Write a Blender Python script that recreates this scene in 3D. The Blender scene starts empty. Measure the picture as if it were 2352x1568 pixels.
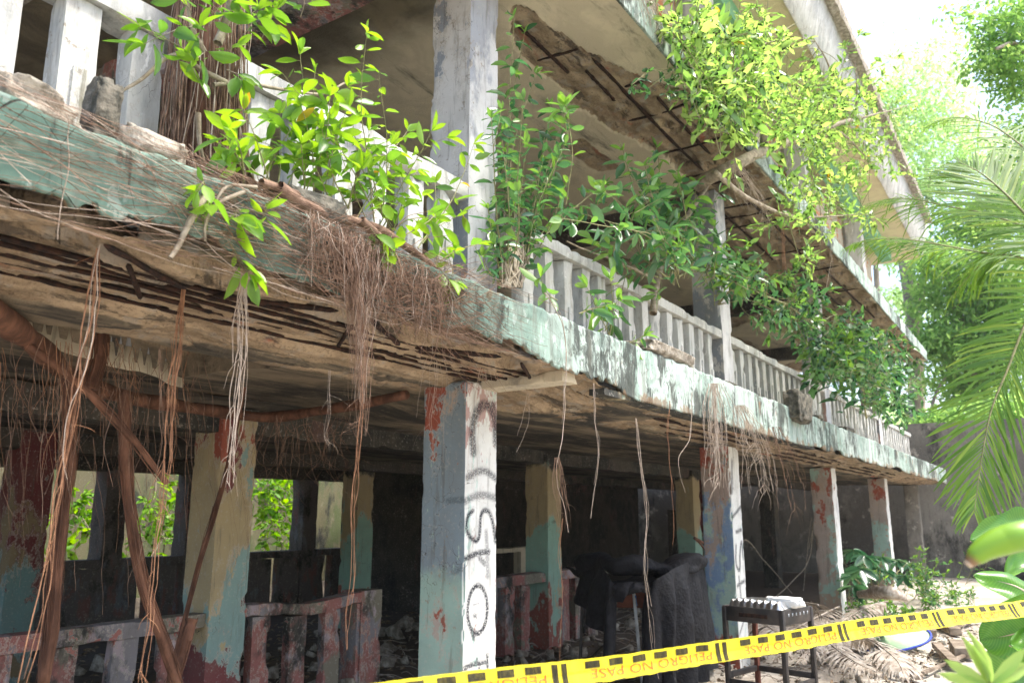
import bpy, math
import numpy as np
from mathutils import Matrix, Vector
rng = np.random.default_rng(7)
scene = bpy.context.scene
COL = scene.collection
# ------------------------------------------------------------------ camera
WID, HEI, FPX = 2352.0, 1568.0, 1850.0
PIT = math.atan((1180 - 784) / FPX)
YAW = math.atan2(1254, FPX / math.cos(PIT))
_fh = np.array([math.cos(YAW), math.sin(YAW), 0.0])
RT = np.array([math.sin(YAW), -math.cos(YAW), 0.0])
UP0 = np.array([0, 0, 1.0])
FW = _fh * math.cos(PIT) + UP0 * math.sin(PIT)
UPV = -_fh * math.sin(PIT) + UP0 * math.cos(PIT)
CAM = np.array([0.0, 0.0, 1.65])
def ray(x, y):
    return FW * FPX + RT * (x - 1176) - UPV * (y - 784)
def onz(x, y, z):
    r = ray(x, y); return CAM + r * ((z - CAM[2]) / r[2])
def ony(x, y, Y):
    r = ray(x, y); return CAM + r * ((Y - CAM[1]) / r[1])
def onx(x, y, X):
    r = ray(x, y); return CAM + r * ((X - CAM[0]) / r[0])
def ond(x, y, d):
    return CAM + ray(x, y) * (d / FPX)
cd = bpy.data.cameras.new('camera'); co = bpy.data.objects.new('camera', cd); COL.objects.link(co)
M = Matrix(((RT[0], UPV[0], -FW[0], CAM[0]), (RT[1], UPV[1], -FW[1], CAM[1]), (RT[2], UPV[2], -FW[2], CAM[2]), (0, 0, 0, 1)))
co.matrix_world = M
cd.sensor_width = 36; cd.lens = 36 * FPX / WID; cd.clip_end = 2000; cd.clip_start = 0.05
cd.dof.use_dof = True; cd.dof.focus_distance = 4.6; cd.dof.aperture_fstop = 3.2
scene.camera = co
# ------------------------------------------------------------------ noise
def _h(ix, iy, iz, s):
    h = (ix.astype(np.int64) * 374761393 + iy.astype(np.int64) * 668265263 + iz.astype(np.int64) * 2147483647 + s * 1274126177) & 0xFFFFFFFF
    h = ((h ^ (h >> 13)) * 1274126177) & 0xFFFFFFFF
    h = ((h ^ (h >> 16)) * 2246822519) & 0xFFFFFFFF
    return ((h ^ (h >> 15)) & 0xFFFFFF) / float(0xFFFFFF)
def vn(p, s=0):
    p = np.asarray(p, float); f = np.floor(p); t = p - f; t = t * t * (3 - 2 * t); i = f.astype(np.int64)
    r = 0
    for a in (0, 1):
        for b in (0, 1):
            for c in (0, 1):
                w = (t[:, 0] if a else 1 - t[:, 0]) * (t[:, 1] if b else 1 - t[:, 1]) * (t[:, 2] if c else 1 - t[:, 2])
                r = r + w * _h(i[:, 0] + a, i[:, 1] + b, i[:, 2] + c, s)
    return r
def fbm(p, s=0, o=4):
    p = np.asarray(p, float); r = 0; a = .5; tot = 0
    for k in range(o):
        r = r + a * vn(p * (2.0 ** k) + 17.3 * k, s + k); tot += a; a *= .5
    return r / tot
def sst(x, a, b):
    t = np.clip((x - a) / (b - a), 0, 1); return t * t * (3 - 2 * t)
# ------------------------------------------------------------------ mesh building
class MB:
    def __init__(s): s.V = []; s.F = []; s.A = []; s.n = 0
    def add(s, V, F, a=0.0):
        V = np.asarray(V, float).reshape(-1, 3)
        s.V.append(V)
        for f in F:
            f = np.asarray(f, np.int64)
            if len(f): s.F.append(f + s.n)
        s.A.append(np.broadcast_to(np.asarray(a, float), (len(V),)).copy()); s.n += len(V)
    def build(s, name, mat, parent=None, smooth=False, bevel=0):
        V = np.concatenate(s.V); me = bpy.data.meshes.new(name)
        me.vertices.add(len(V)); me.vertices.foreach_set('co', V.astype(np.float32).ravel())
        li = np.concatenate([f.ravel() for f in s.F]); sz = np.concatenate([np.full(len(f), f.shape[1]) for f in s.F])
        st = np.concatenate([[0], np.cumsum(sz)[:-1]])
        me.loops.add(len(li)); me.loops.foreach_set('vertex_index', li.astype(np.int32))
        me.polygons.add(len(sz)); me.polygons.foreach_set('loop_start', st.astype(np.int32))
        if smooth: me.polygons.foreach_set('use_smooth', np.ones(len(sz), bool))
        at = me.attributes.new('tint', 'FLOAT', 'POINT'); at.data.foreach_set('value', np.concatenate(s.A).astype(np.float32))
        me.update(calc_edges=True); me.validate()
        o = bpy.data.objects.new(name, me); COL.objects.link(o)
        if mat is not None: me.materials.append(mat)
        if parent is not None: o.parent = parent
        if bevel:
            b = o.modifiers.new('bevel', 'BEVEL'); b.width = bevel; b.segments = 2
        return o
def tag(o, label=None, cat=None, group=None, kind=None):
    for k, v in (('label', label), ('category', cat), ('group', group), ('kind', kind)):
        if v: o[k] = v
    return o
def thing(name, label, cat, group=None):
    o = bpy.data.objects.new(name, None); COL.objects.link(o); o.empty_display_size = .2
    return tag(o, label, cat, group)
def gridf(nu, nv):
    i, j = np.meshgrid(np.arange(nu - 1), np.arange(nv - 1), indexing='ij')
    a = (i * nv + j).ravel()
    return np.stack([a, a + nv, a + nv + 1, a + 1], 1)
BOXF = np.array([[0, 2, 3, 1], [4, 5, 7, 6], [0, 1, 5, 4], [2, 6, 7, 3], [0, 4, 6, 2], [1, 3, 7, 5]])
def box(mb, x0, x1, y0, y1, z0, z1, a=0.0):
    V = np.array([[x, y, z] for z in (z0, z1) for y in (y0, y1) for x in (x0, x1)])
    mb.add(V, [BOXF], a)
def obox(mb, c, ax, ay, az, a=0.0):
    """box from centre and three half-axis vectors"""
    c = np.asarray(c, float); ax, ay, az = (np.asarray(q, float) for q in (ax, ay, az))
    V = np.array([c + x * ax + y * ay + z * az for z in (-1, 1) for y in (-1, 1) for x in (-1, 1)])
    mb.add(V, [BOXF], a)
def rbox(mb, x0, x1, y0, y1, z0, z1, res=.05, amp=.004, chip=.02, seed=0, skip=(), attr=None, xf=None, fx=None):
    """box with worn faces and chipped arrises"""
    lo = np.array([x0, y0, z0], float); hi = np.array([x1, y1, z1], float); L = hi - lo
    for ax in range(3):
        for side in (0, 1):
            if (ax, side) in skip: continue
            u, v = [k for k in range(3) if k != ax]
            nu = max(2, int(np.ceil(L[u] / res)) + 1); nv = max(2, int(np.ceil(L[v] / res)) + 1)
            U, Vv = np.meshgrid(np.linspace(0, 1, nu), np.linspace(0, 1, nv), indexing='ij')
            P = np.zeros((nu * nv, 3)); P[:, u] = lo[u] + U.ravel() * L[u]; P[:, v] = lo[v] + Vv.ravel() * L[v]
            P[:, ax] = hi[ax] if side else lo[ax]
            Q = P.copy()
            for k in range(3):
                Q[:, k] += amp * 1.2 * (fbm(P * 7 + 31 * k, seed + 5 * k, 4) - .5)
            d = np.minimum(P - lo, hi - P); on = (d < 1e-6).sum(1) >= 2
            c = chip * (np.clip(fbm(P * 6 + 3.3, seed + 91, 4) * 3.4 - 1.85, 0, 1.1) + .12 * fbm(P * 30, seed + 92, 2))
            for k in range(3):
                s_ = np.where(P[:, k] - lo[k] < 1e-6, 1, np.where(hi[k] - P[:, k] < 1e-6, -1, 0))
                Q[:, k] += np.where(on, s_ * np.minimum(c, L[k] * .3), 0)
            F = gridf(nu, nv)
            flip = (side == 0) ^ (ax == 1)
            if flip: F = F[:, ::-1]
            a = attr(P, ax, side) if attr else 0.0
            if xf is not None: Q = xf(Q)
            mb.add(Q, [F], a)
def frame_of(T):
    ref = np.array([0, 0, 1.0]) if abs(T[2]) < .9 else np.array([1.0, 0, 0])
    a = np.cross(T, ref); a /= np.linalg.norm(a); return a, np.cross(T, a)
def tube(mb, P, r, n=5, a=0.0, cap=True):
    P = np.asarray(P, float); m = len(P)
    T = np.gradient(P, axis=0); T /= np.linalg.norm(T, axis=1)[:, None] + 1e-12
    A, B = frame_of(T[0]); R = np.broadcast_to(np.asarray(r, float), (m,))
    As = np.zeros((m, 3)); Bs = np.zeros((m, 3))
    for i in range(m):
        A = A - T[i] * (A @ T[i]); A = A / (np.linalg.norm(A) + 1e-12); As[i] = A; Bs[i] = np.cross(T[i], A)
    th = np.arange(n) * 2 * np.pi / n
    V = P[:, None] + R[:, None, None] * (np.cos(th)[None, :, None] * As[:, None] + np.sin(th)[None, :, None] * Bs[:, None])
    i, j = np.meshgrid(np.arange(m - 1), np.arange(n), indexing='ij'); i = i.ravel(); j = j.ravel(); k = (j + 1) % n
    F = np.stack([i * n + j, i * n + k, (i + 1) * n + k, (i + 1) * n + j], 1)
    Fs = [F]
    if cap and n > 2:
        Fs += [np.arange(n)[None, ::-1], (m - 1) * n + np.arange(n)[None]]
    mb.add(V.reshape(-1, 3), Fs, a)
def curve(pts, n=12):
    """Catmull-Rom through points"""
    P = np.asarray(pts, float)
    if len(P) == 2: return P[0] + (P[1] - P[0]) * np.linspace(0, 1, n)[:, None]
    Q = np.vstack([2 * P[0] - P[1], P, 2 * P[-1] - P[-2]]); out = []
    per = max(2, n // (len(P) - 1))
    for i in range(len(P) - 1):
        p0, p1, p2, p3 = Q[i:i + 4]; t = np.linspace(0, 1, per, endpoint=(i == len(P) - 2))[:, None]
        out.append(.5 * (2 * p1 + (p2 - p0) * t + (2 * p0 - 5 * p1 + 4 * p2 - p3) * t ** 2 + (-p0 + 3 * p1 - 3 * p2 + p3) * t ** 3))
    return np.vstack(out)
def wob(P, amp, freq, seed=None):
    """wander a polyline"""
    s = int(rng.integers(1e6)) if seed is None else seed
    t = np.cumsum(np.r_[0, np.linalg.norm(np.diff(P, axis=0), axis=1)])
    q = np.stack([t * freq, np.full_like(t, .5), np.full_like(t, .5)], 1)
    D = np.stack([fbm(q, s, 3), fbm(q, s + 50, 3), fbm(q, s + 99, 3)], 1) - .5
    return P + 2 * amp * (D - D[0])
# leaf templates: (along, across, lift)
def leaf_tmpl(kind):
    if kind == 'fig':
        t = [0, .22, .5, .78, 1.0]; w = [.03, .36, .5, .36, 0]; V = []; F = []
        for k, (a, b) in enumerate(zip(t, w)):
            dr = -.16 * a * a
            V += [[a, -b, dr + .22 * b * .5], [a, 0, dr - .03], [a, b, dr + .22 * b * .5]]
        for k in range(4):
            i = 3 * k; F += [[i, i + 1, i + 4, i + 3], [i + 1, i + 2, i + 5, i + 4]]
        return np.array(V), np.array(F)
    if kind == 'mid':
        V = [[0, 0, 0], [.4, -.45, .06], [.45, 0, -.03], [.4, .45, .06], [.8, -.28, -.03], [.8, .28, -.03], [1, 0, -.12]]
        F = [[0, 1, 2, 2], [0, 2, 3, 3], [1, 4, 6, 2], [2, 6, 5, 3]]
        return np.array(V), [np.array([[0, 2, 1], [0, 3, 2]])[:, ::-1], np.array([[1, 2, 6, 4], [2, 3, 5, 6]])]
    V = [[0, 0, 0], [.5, -.5, .05], [1, 0, -.08], [.5, .5, .05]]
    return np.array(V), np.array([[0, 1, 2, 3]])
_T = {k: leaf_tmpl(k) for k in ('fig', 'mid', 'far')}
def leaves(mb, P, D, L, Wd, kind='fig', up=None, tint=None, roll=.6):
    P = np.asarray(P, float).reshape(-1, 3); n = len(P)
    if n == 0: return
    D = np.asarray(D, float).reshape(-1, 3); D = D / (np.linalg.norm(D, axis=1)[:, None] + 1e-9)
    up = np.tile(UP0, (n, 1)) if up is None else up
    up = up + rng.normal(0, roll, (n, 3))
    B = np.cross(up, D); B /= np.linalg.norm(B, axis=1)[:, None] + 1e-9
    Nn = np.cross(D, B)
    L = np.broadcast_to(np.asarray(L, float), (n,)); Wd = np.broadcast_to(np.asarray(Wd, float), (n,))
    tv, tf = _T[kind]
    cv = rng.uniform(.2, 1.8, n)
    V = P[:, None] + L[:, None, None] * (tv[None, :, 0:1] * D[:, None]) + Wd[:, None, None] * tv[None, :, 1:2] * B[:, None] + (L * cv)[:, None, None] * tv[None, :, 2:3] * Nn[:, None]
    m = len(tv); tf = tf if isinstance(tf, list) else [tf]
    Fs = [(np.arange(n)[:, None, None] * m + f[None]).reshape(-1, f.shape[1]) for f in tf]
    tint = rng.random(n) if tint is None else np.broadcast_to(tint, (n,))
    mb.add(V.reshape(-1, 3), Fs, np.repeat(tint, m))
def unit(v):
    v = np.asarray(v, float); return v / (np.linalg.norm(v, axis=-1, keepdims=True) + 1e-12)
# ------------------------------------------------------------------ materials
class NT:
    def __init__(s, name):
        s.m = bpy.data.materials.new(name); s.m.use_nodes = True; s.t = s.m.node_tree; s.t.nodes.clear()
        s.out = s.t.nodes.new('ShaderNodeOutputMaterial')
    def n(s, typ, ins=None, **at):
        nd = s.t.nodes.new('ShaderNode' + typ)
        for k, v in at.items(): setattr(nd, k, v)
        for k, v in (ins or {}).items():
            sock = nd.inputs[k]
            if isinstance(v, bpy.types.NodeSocket): s.t.links.new(v, sock)
            else:
                if isinstance(v, (tuple, list)) and len(v) == 3 and sock.type == 'RGBA': v = (*v, 1)
                sock.default_value = v
        return nd
    def pos(s, sc=(1, 1, 1)):
        g = s.n('NewGeometry').outputs['Position']
        return s.n('Mapping', {'Vector': g, 'Scale': sc}).outputs[0]
    def noise(s, vec, scale, detail=5, rough=.55, dist=0):
        return s.n('TexNoise', {'Vector': vec, 'Scale': scale, 'Detail': detail, 'Roughness': rough, 'Distortion': dist}).outputs['Fac']
    def m_(s, op, a, b=0.0, c=0.0, clamp=False):
        nd = s.n('Math', operation=op, use_clamp=clamp)
        for k, v in enumerate((a, b, c)):
            if isinstance(v, bpy.types.NodeSocket): s.t.links.new(v, nd.inputs[k])
            else: nd.inputs[k].default_value = v
        return nd.outputs[0]
    def ss(s, v, lo, hi):
        return s.n('MapRange', {'Value': v, 'From Min': lo, 'From Max': hi, 'To Min': 0., 'To Max': 1.}, interpolation_type='SMOOTHSTEP').outputs[0]
    def mix(s, f, a, b):
        nd = s.n('Mix', data_type='RGBA')
        for k, v in ((0, f), (6, a), (7, b)):
            if isinstance(v, bpy.types.NodeSocket): s.t.links.new(v, nd.inputs[k])
            else: nd.inputs[k].default_value = v if k == 0 else (*v, 1) if len(v) == 3 else v
        return nd.outputs[2]
    def attr(s): return s.n('Attribute', attribute_name='tint').outputs['Fac']
    def sep(s): return s.n('SeparateXYZ', {0: s.n('NewGeometry').outputs['Position']}).outputs
    def sepn(s): return s.n('SeparateXYZ', {0: s.n('NewGeometry').outputs['True Normal']}).outputs
    def fin(s, col, rough=.9, bump=None, bs=.3, bd=.02, spec=.3, metal=0, alpha=None):
        ins = {'Base Color': col, 'Roughness': rough, 'Specular IOR Level': spec, 'Metallic': metal}
        if bump is not None:
            ins['Normal'] = s.n('Bump', {'Height': bump, 'Strength': bs, 'Distance': bd}).outputs[0]
        b = s.n('BsdfPrincipled', ins); s.t.links.new(b.outputs[0], s.out.inputs[0]); return s.m
def layered(name, base, layers, rough=.85, bs=.5, bd=.012, var=.25):
    """base coat + paint/dirt layers. layer: (colour, stretch, scale, lo, hi, zr, normal_axis)
       zr=(z0,z1,gain): raises coverage from z0 to z1"""
    t = NT(name); c = base; h = 0.0; sp = t.sep(); sn = t.sepn()
    for k, ly in enumerate(layers):
        col, st, sc, lo, hi = ly[:5]; zr = ly[5] if len(ly) > 5 else None; ax = ly[6] if len(ly) > 6 else None
        v = t.n('Mapping', {'Vector': t.n('NewGeometry').outputs['Position'], 'Scale': st, 'Location': (3.1 * k, 7.7 * k, 1.3 * k)}).outputs[0]
        f = t.noise(v, sc, 10, .68, .12)
        if zr is not None:
            f = t.m_('ADD', f, t.m_('MULTIPLY', t.ss(sp[2], zr[0], zr[1]), zr[2]))
        f = t.m_('ADD', f, t.m_('MULTIPLY', t.m_('SUBTRACT', t.noise(v, sc * 9, 6, .7), .5), .10))
        rim = t.m_('SUBTRACT', t.ss(f, lo - .022, lo - .012), t.ss(f, lo - .004, lo + .004)) if hi - lo < .035 else None
        f = t.ss(f, lo, hi)
        if ax is not None:   # only on faces pointing one way (a coat painted on one side)
            f = t.m_('MULTIPLY', f, t.ss(t.m_('MULTIPLY', sn[ax], float(ly[7])), .5, .7))
        if rim is not None: c = t.mix(t.m_('MULTIPLY', rim, .55), c, (.42, .38, .32))
        c = t.mix(f, c, col); h = t.m_('ADD', t.m_('MULTIPLY', h, .6) if k else 0.0, t.m_('MULTIPLY', f, .6))
    p = t.pos()
    fine = t.noise(p, 40, 4); big = t.noise(p, 5, 5)
    spk = t.ss(t.m_('ADD', t.noise(p, 22, 8, .72), t.m_('MULTIPLY', t.m_('SUBTRACT', t.noise(p, 2.5, 3), .5), .5)), .66, .68)     # small flakes down to the render
    c = t.mix(t.m_('MULTIPLY', spk, .8), c, (.30, .26, .21)); h = t.m_('SUBTRACT', h, t.m_('MULTIPLY', spk, .5))
    vs = t.n('Mapping', {'Vector': t.n('NewGeometry').outputs['Position'], 'Scale': (1, 1, .12)}).outputs[0]
    c = t.mix(t.m_('MULTIPLY', t.ss(t.noise(vs, 16, 6, .65), .54, .68), .45), c, (.10, .09, .07))                                # run-off streaks
    ck = t.n('TexVoronoi', {'Vector': t.n('Mapping', {'Vector': t.n('VectorMath', {0: t.n('NewGeometry').outputs['Position'], 1: t.n('TexNoise', {'Vector': p, 'Scale': 2.0, 'Detail': 6.0}).outputs['Color']}).outputs[0], 'Scale': (1.2, 1.2, .4)}).outputs[0], 'Scale': 4.0}, feature='DISTANCE_TO_EDGE').outputs['Distance']
    ckm = t.m_('MULTIPLY', t.ss(ck, .007, .001), t.ss(t.noise(p, 1.6, 3), .54, .62)); c = t.mix(t.m_('MULTIPLY', ckm, .85), c, (.05, .045, .04))
    c = t.mix(t.m_('MULTIPLY', t.ss(big, .35, .75), var), c, (.16, .14, .11))
    c = t.mix(t.m_('MULTIPLY', t.ss(fine, .55, .75), .35), c, (.5, .48, .42))
    h = t.m_('ADD', h, t.m_('MULTIPLY', fine, .5))
    return t.fin(c, rough, h, bs, bd)
ST = (1, 1, .35)
WHT = (.70, .71, .68); GRN = (.30, .43, .37); BLU = (.205, .265, .305); RED = (.30, .08, .05); CRM = (.37, .30, .17); TRQ = (.21, .32, .295); MAR = (.17, .05, .05)
BLK = (.02, .022, .02)
mats = {}
def spraymat(name, base, layers):
    m = layered(name, base, layers); t = m.node_tree
    b = [n for n in t.nodes if n.type == 'BSDF_PRINCIPLED'][0]; src = b.inputs['Base Color'].links[0].from_socket
    at = t.nodes.new('ShaderNodeAttribute'); at.attribute_name = 'tint'
    nz = t.nodes.new('ShaderNodeTexNoise'); nz.inputs['Scale'].default_value = 90; nz.inputs['Detail'].default_value = 3
    g = t.nodes.new('ShaderNodeNewGeometry'); t.links.new(g.outputs['Position'], nz.inputs['Vector'])
    mr = t.nodes.new('ShaderNodeMapRange'); mr.inputs[1].default_value = .29; mr.inputs[2].default_value = .51
    t.links.new(nz.outputs['Fac'], mr.inputs[0])
    mu = t.nodes.new('ShaderNodeMath'); mu.operation = 'MULTIPLY'; t.links.new(at.outputs['Fac'], mu.inputs[0]); t.links.new(mr.outputs[0], mu.inputs[1])
    mx = t.nodes.new('ShaderNodeMix'); mx.data_type = 'RGBA'; t.links.new(mu.outputs[0], mx.inputs[0]); t.links.new(src, mx.inputs[6]); mx.inputs[7].default_value = (.018, .02, .028, 1)
    t.links.new(mx.outputs[2], b.inputs['Base Color']); return m
O = (1, -1)   # marker: normal axis 1 (Y), pointing outwards (-Y)
m_col_main = spraymat('paint_main_column', GRN, [
    (BLU, (1, 1, .8), 1.6, .50, .70, (1.15, 1.45, .24)), ((.36, .50, .42), (1, 1, .4), 9, .62, .68), ((.40, .33, .28), (1, 1, .7), 2.6, .62, .64, (1.95, 2.3, .12)), (RED, (1, 1, .7), 3.2, .645, .66, (1.95, 2.35, .12)), (RED, (1, 1, 1), 4.5, .66, .67, (.6, .1, .07)),
    (WHT, (1, 1, .6), 5, .30, .34, None, *O), ((.45, .62, .56), (1, 1, .3), 8, .60, .66, None, *O), ((.45, .30, .28), (1, 1, .5), 9, .60, .64, (1.95, 2.3, .12), *O), (RED, (1, 1, 1), 11, .69, .71)])
m_col_white = spraymat('paint_second_column', GRN, [
    ((.17, .26, .40), (1, 1, .8), 2.2, .53, .60, (1.0, 1.3, .09)), (GRN, (1, 1, 1), 5, .58, .62), ((.36, .28, .24), (1, 1, .6), 2, .58, .60, (1.7, 2.1, .16)), (RED, (1, 1, .6), 2.6, .60, .62, (1.8, 2.3, .10)), (RED, (1, 1, .7), 2.5, .64, .66, (.5, .1, .25)),
    (WHT, (1, 1, .6), 5, .30, .34, None, *O), ((.45, .62, .56), (1, 1, .3), 8, .60, .66, None, *O), ((.4, .3, .28), (1, 1, 1), 9, .62, .66, None, *O)])
m_col_green = layered('paint_green_column', GRN, [
    ((.34, .28, .24), (1, 1, .6), 1.7, .50, .54, (1.2, 2.0, .14)), (RED, (1, 1, .6), 2.6, .60, .62, (1.2, 2.2, .07)), ((.36, .28, .22), (1, 1, 1), 5, .55, .62, (.5, .0, .3)), (WHT, (1, 1, .4), 6, .34, .38, None, *O)])
m_col_cream = layered('paint_cream_column', CRM, [
    (TRQ, (1, 1, .45), 1.5, .575, .585, (1.7, .8, .12)), ((.40, .33, .18), (1, 1, .6), 4, .60, .62), (RED, (1, 1, .5), 2.2, .63, .64, (1.9, 2.3, .17)), (MAR, (1, 1, .6), 2.2, .60, .61, (.75, .45, .16)), (TRQ, (1, 1, .7), 4, .66, .67)])
m_col_yel = layered('paint_yellow_green_column', CRM, [
    ((.24, .40, .32), (1, 1, .5), 1.8, .56, .57, (1.7, 1.0, .16)), ((.26, .08, .06), (1, 1, .6), 2.5, .64, .66, (.9, .4, .16)), (BLK, (1, 1, 1), 2, .62, .75, (2.1, 2.4, .3)), ((.36, .30, .2), (1, 1, .5), 6, .6, .66)])
m_col_red = layered('paint_maroon_column', (.12, .03, .03), [((.13, .22, .21), (1, 1, .6), 1.6, .58, .6, (1.5, .8, .12)), ((.2, .15, .08), (1, 1, .6), 2, .60, .62, (1.5, 1.2, .06))])
m_col_grey = layered('paint_grey_upper_column', (.52, .50, .46), [
    ((.22, .24, .26), (1, 1, .6), 1.1, .47, .49), ((.54, .52, .47), (1, 1, .7), 3.5, .58, .59), ((.40, .24, .20), (1, 1, .4), 5, .60, .66, (3.9, 3.0, .12)), ((.62, .62, .62), (1, 1, .35), 3, .34, .44, None, *O), ((.34, .36, .40), (1, 1, .5), 1.6, .50, .58, None, *O), ((.50, .34, .30), (1, 1, .5), 6, .66, .7, None, *O)], bs=.4)
m_post = layered('white_painted_concrete', (.56, .565, .53), [
    ((.31, .32, .31), (1, 1, .25), 3, .49, .64), ((.60, .60, .56), (1, 1, .8), 6, .60, .61), ((.47, .46, .42), (1, 1, .3), 9, .52, .62), (BLK, (1, 1, .3), 7, .70, .82, (3.15, 2.9, .08)), ((.80, .80, .76), (1, 1, .5), 9, .6, .66), ((.30, .29, .21), (2, 2, .3), 3, .58, .70)], var=.12)
m_pink = layered('pink_peeling_paint', (.26, .105, .09), [
    ((.19, .18, .19), (1, 1, .5), 2.6, .545, .56, (.35, .6, .04)), ((.17, .155, .115), (1, 1, .6), 2.4, .56, .60, (.55, .8, .06)), ((.34, .28, .29), (1, 1, .6), 4, .585, .60), (BLK, (1, 1, .6), 2.2, .49, .62), ((.34, .13, .11), (1, 1, 1), 4, .61, .62)])
m_darkpost = layered('blackened_painted_concrete', (.10, .09, .085), [((.16, .08, .07), ST, 4, .55, .6), ((.13, .14, .16), ST, 5, .58, .62), (BLK, (1, 1, .6), 3, .5, .65)])
m_bw = layered('mossy_cream_garden_wall', (.14, .125, .07), [
    ((.09, .11, .045), (1, 1, .5), 1.5, .46, .58), (BLK, (1, 1, .4), 2.2, .54, .66), ((.20, .18, .12), (1, 1, .6), 3, .6, .66), ((.1, .12, .06), (1, 1, .15), 4, .6, .72)])
m_ew = layered('grey_mouldy_end_wall', (.24, .225, .195), [
    ((.14, .13, .115), (1, 1, .7), .7, .44, .58), (BLK, (1, 1, .6), .9, .55, .68, (2.2, .8, .06)), ((.42, .39, .33), (1, 1, 1), 2.5, .58, .66), (BLK, (1, 1, .2), 2.5, .60, .72)])
m_darkwall = layered('dark_inner_wall', (.055, .048, .038), [(BLK, (1, 1, .7), 1.2, .45, .6), ((.10, .06, .05), ST, 2, .58, .66), ((.12, .10, .075), ST, 1.5, .60, .7)])  # very dark base for inner walls, beams and deeper columns
m_block = layered('grey_concrete_block', (.33, .34, .36), [((.24, .25, .27), (1, 1, 1), 30, .5, .6), (BLK, (1, 1, .4), 3, .62, .74)])
m_cplaster = layered('cream_plaster', (.52, .46, .34), [((.33, .30, .24), (1, 1, 1), 4, .54, .64), (BLK, (1, 1, 1), 5, .66, .76)])
# fascia
def fascia_mat():
    t = NT('mint_green_fascia_paint'); sp = t.sep()
    P = t.n('NewGeometry').outputs['Position']
    st = t.n('Mapping', {'Vector': P, 'Scale': (1, 1, .22)}).outputs[0]
    hs = t.n('Mapping', {'Vector': P, 'Scale': (1, 1, .6)}).outputs[0]
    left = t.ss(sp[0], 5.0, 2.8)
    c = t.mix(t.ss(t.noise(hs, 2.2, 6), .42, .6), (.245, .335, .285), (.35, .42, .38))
    c = t.mix(left, c, t.mix(t.ss(t.noise(hs, 3.2, 7, .65), .40, .62), (.10, .17, .135), (.205, .305, .25)))  # shade over the left end is put into a darker green
    # chalky flaked patches
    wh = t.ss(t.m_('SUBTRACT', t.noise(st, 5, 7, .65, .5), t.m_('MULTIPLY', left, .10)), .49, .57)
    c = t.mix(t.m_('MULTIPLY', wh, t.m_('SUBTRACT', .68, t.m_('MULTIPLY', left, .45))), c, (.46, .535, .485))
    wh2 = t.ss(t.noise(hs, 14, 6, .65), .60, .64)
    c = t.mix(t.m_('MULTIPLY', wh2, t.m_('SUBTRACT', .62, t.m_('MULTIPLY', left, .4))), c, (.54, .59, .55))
    # pinkish primer specks
    c = t.mix(t.m_('MULTIPLY', t.ss(t.noise(hs, 6, 5, .6, 1), .68, .72), .6), c, (.48, .36, .33))
    # black mould: clustered, streaked
    cl = t.noise(t.pos((1, 1, .8)), 1.5, 3)
    mo = t.noise(st, 9, 8, .72, .6)
    f = t.ss(t.m_('ADD', mo, t.m_('MULTIPLY', t.m_('SUBTRACT', cl, .5), .9)), .49, .60)
    c = t.mix(t.m_('MULTIPLY', f, .88), c, (.03, .034, .03))
    vo = t.noise(hs, 34, 5, .7)
    f2 = t.ss(t.m_('ADD', vo, t.m_('MULTIPLY', t.m_('SUBTRACT', cl, .5), .7)), .54, .63)
    c = t.mix(t.m_('MULTIPLY', f2, .75), c, (.05, .06, .05))
    gr = t.n('Mapping', {'Vector': P, 'Scale': (1, 1, .10)}).outputs[0]
    c = t.mix(t.m_('MULTIPLY', t.ss(t.noise(gr, 11, 6, .65), .50, .66), .55), c, (.13, .135, .11))
    c = t.mix(t.m_('MULTIPLY', t.ss(t.m_('ADD', t.noise(hs, 4, 6, .65), t.m_('MULTIPLY', t.ss(sp[2], 2.56, 2.46), .14)), .62, .68), .7), c, (.20, .12, .06))
    # hairline cracks
    cr = t.n('TexVoronoi', {'Vector': t.n('Mapping', {'Vector': P, 'Scale': (1, 1, .6)}).outputs[0], 'Scale': 5.5}, feature='DISTANCE_TO_EDGE').outputs['Distance']
    crm = t.m_('MULTIPLY', t.ss(cr, .006, .001), t.ss(t.noise(hs, 1.3, 3), .5, .62))
    c = t.mix(crm, c, (.03, .03, .025))
    # broken core (raw concrete) where tint says so
    c = t.mix(t.ss(t.attr(), .4, .6), c, t.mix(t.noise(P, 18, 5), (.22, .15, .09), (.42, .32, .2)))
    h = t.m_('SUBTRACT', t.m_('ADD', t.noise(hs, 30, 5), t.m_('MULTIPLY', wh, -.5)), crm)
    return t.fin(c, .88, h, .5, .012)
m_fascia = fascia_mat()
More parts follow.
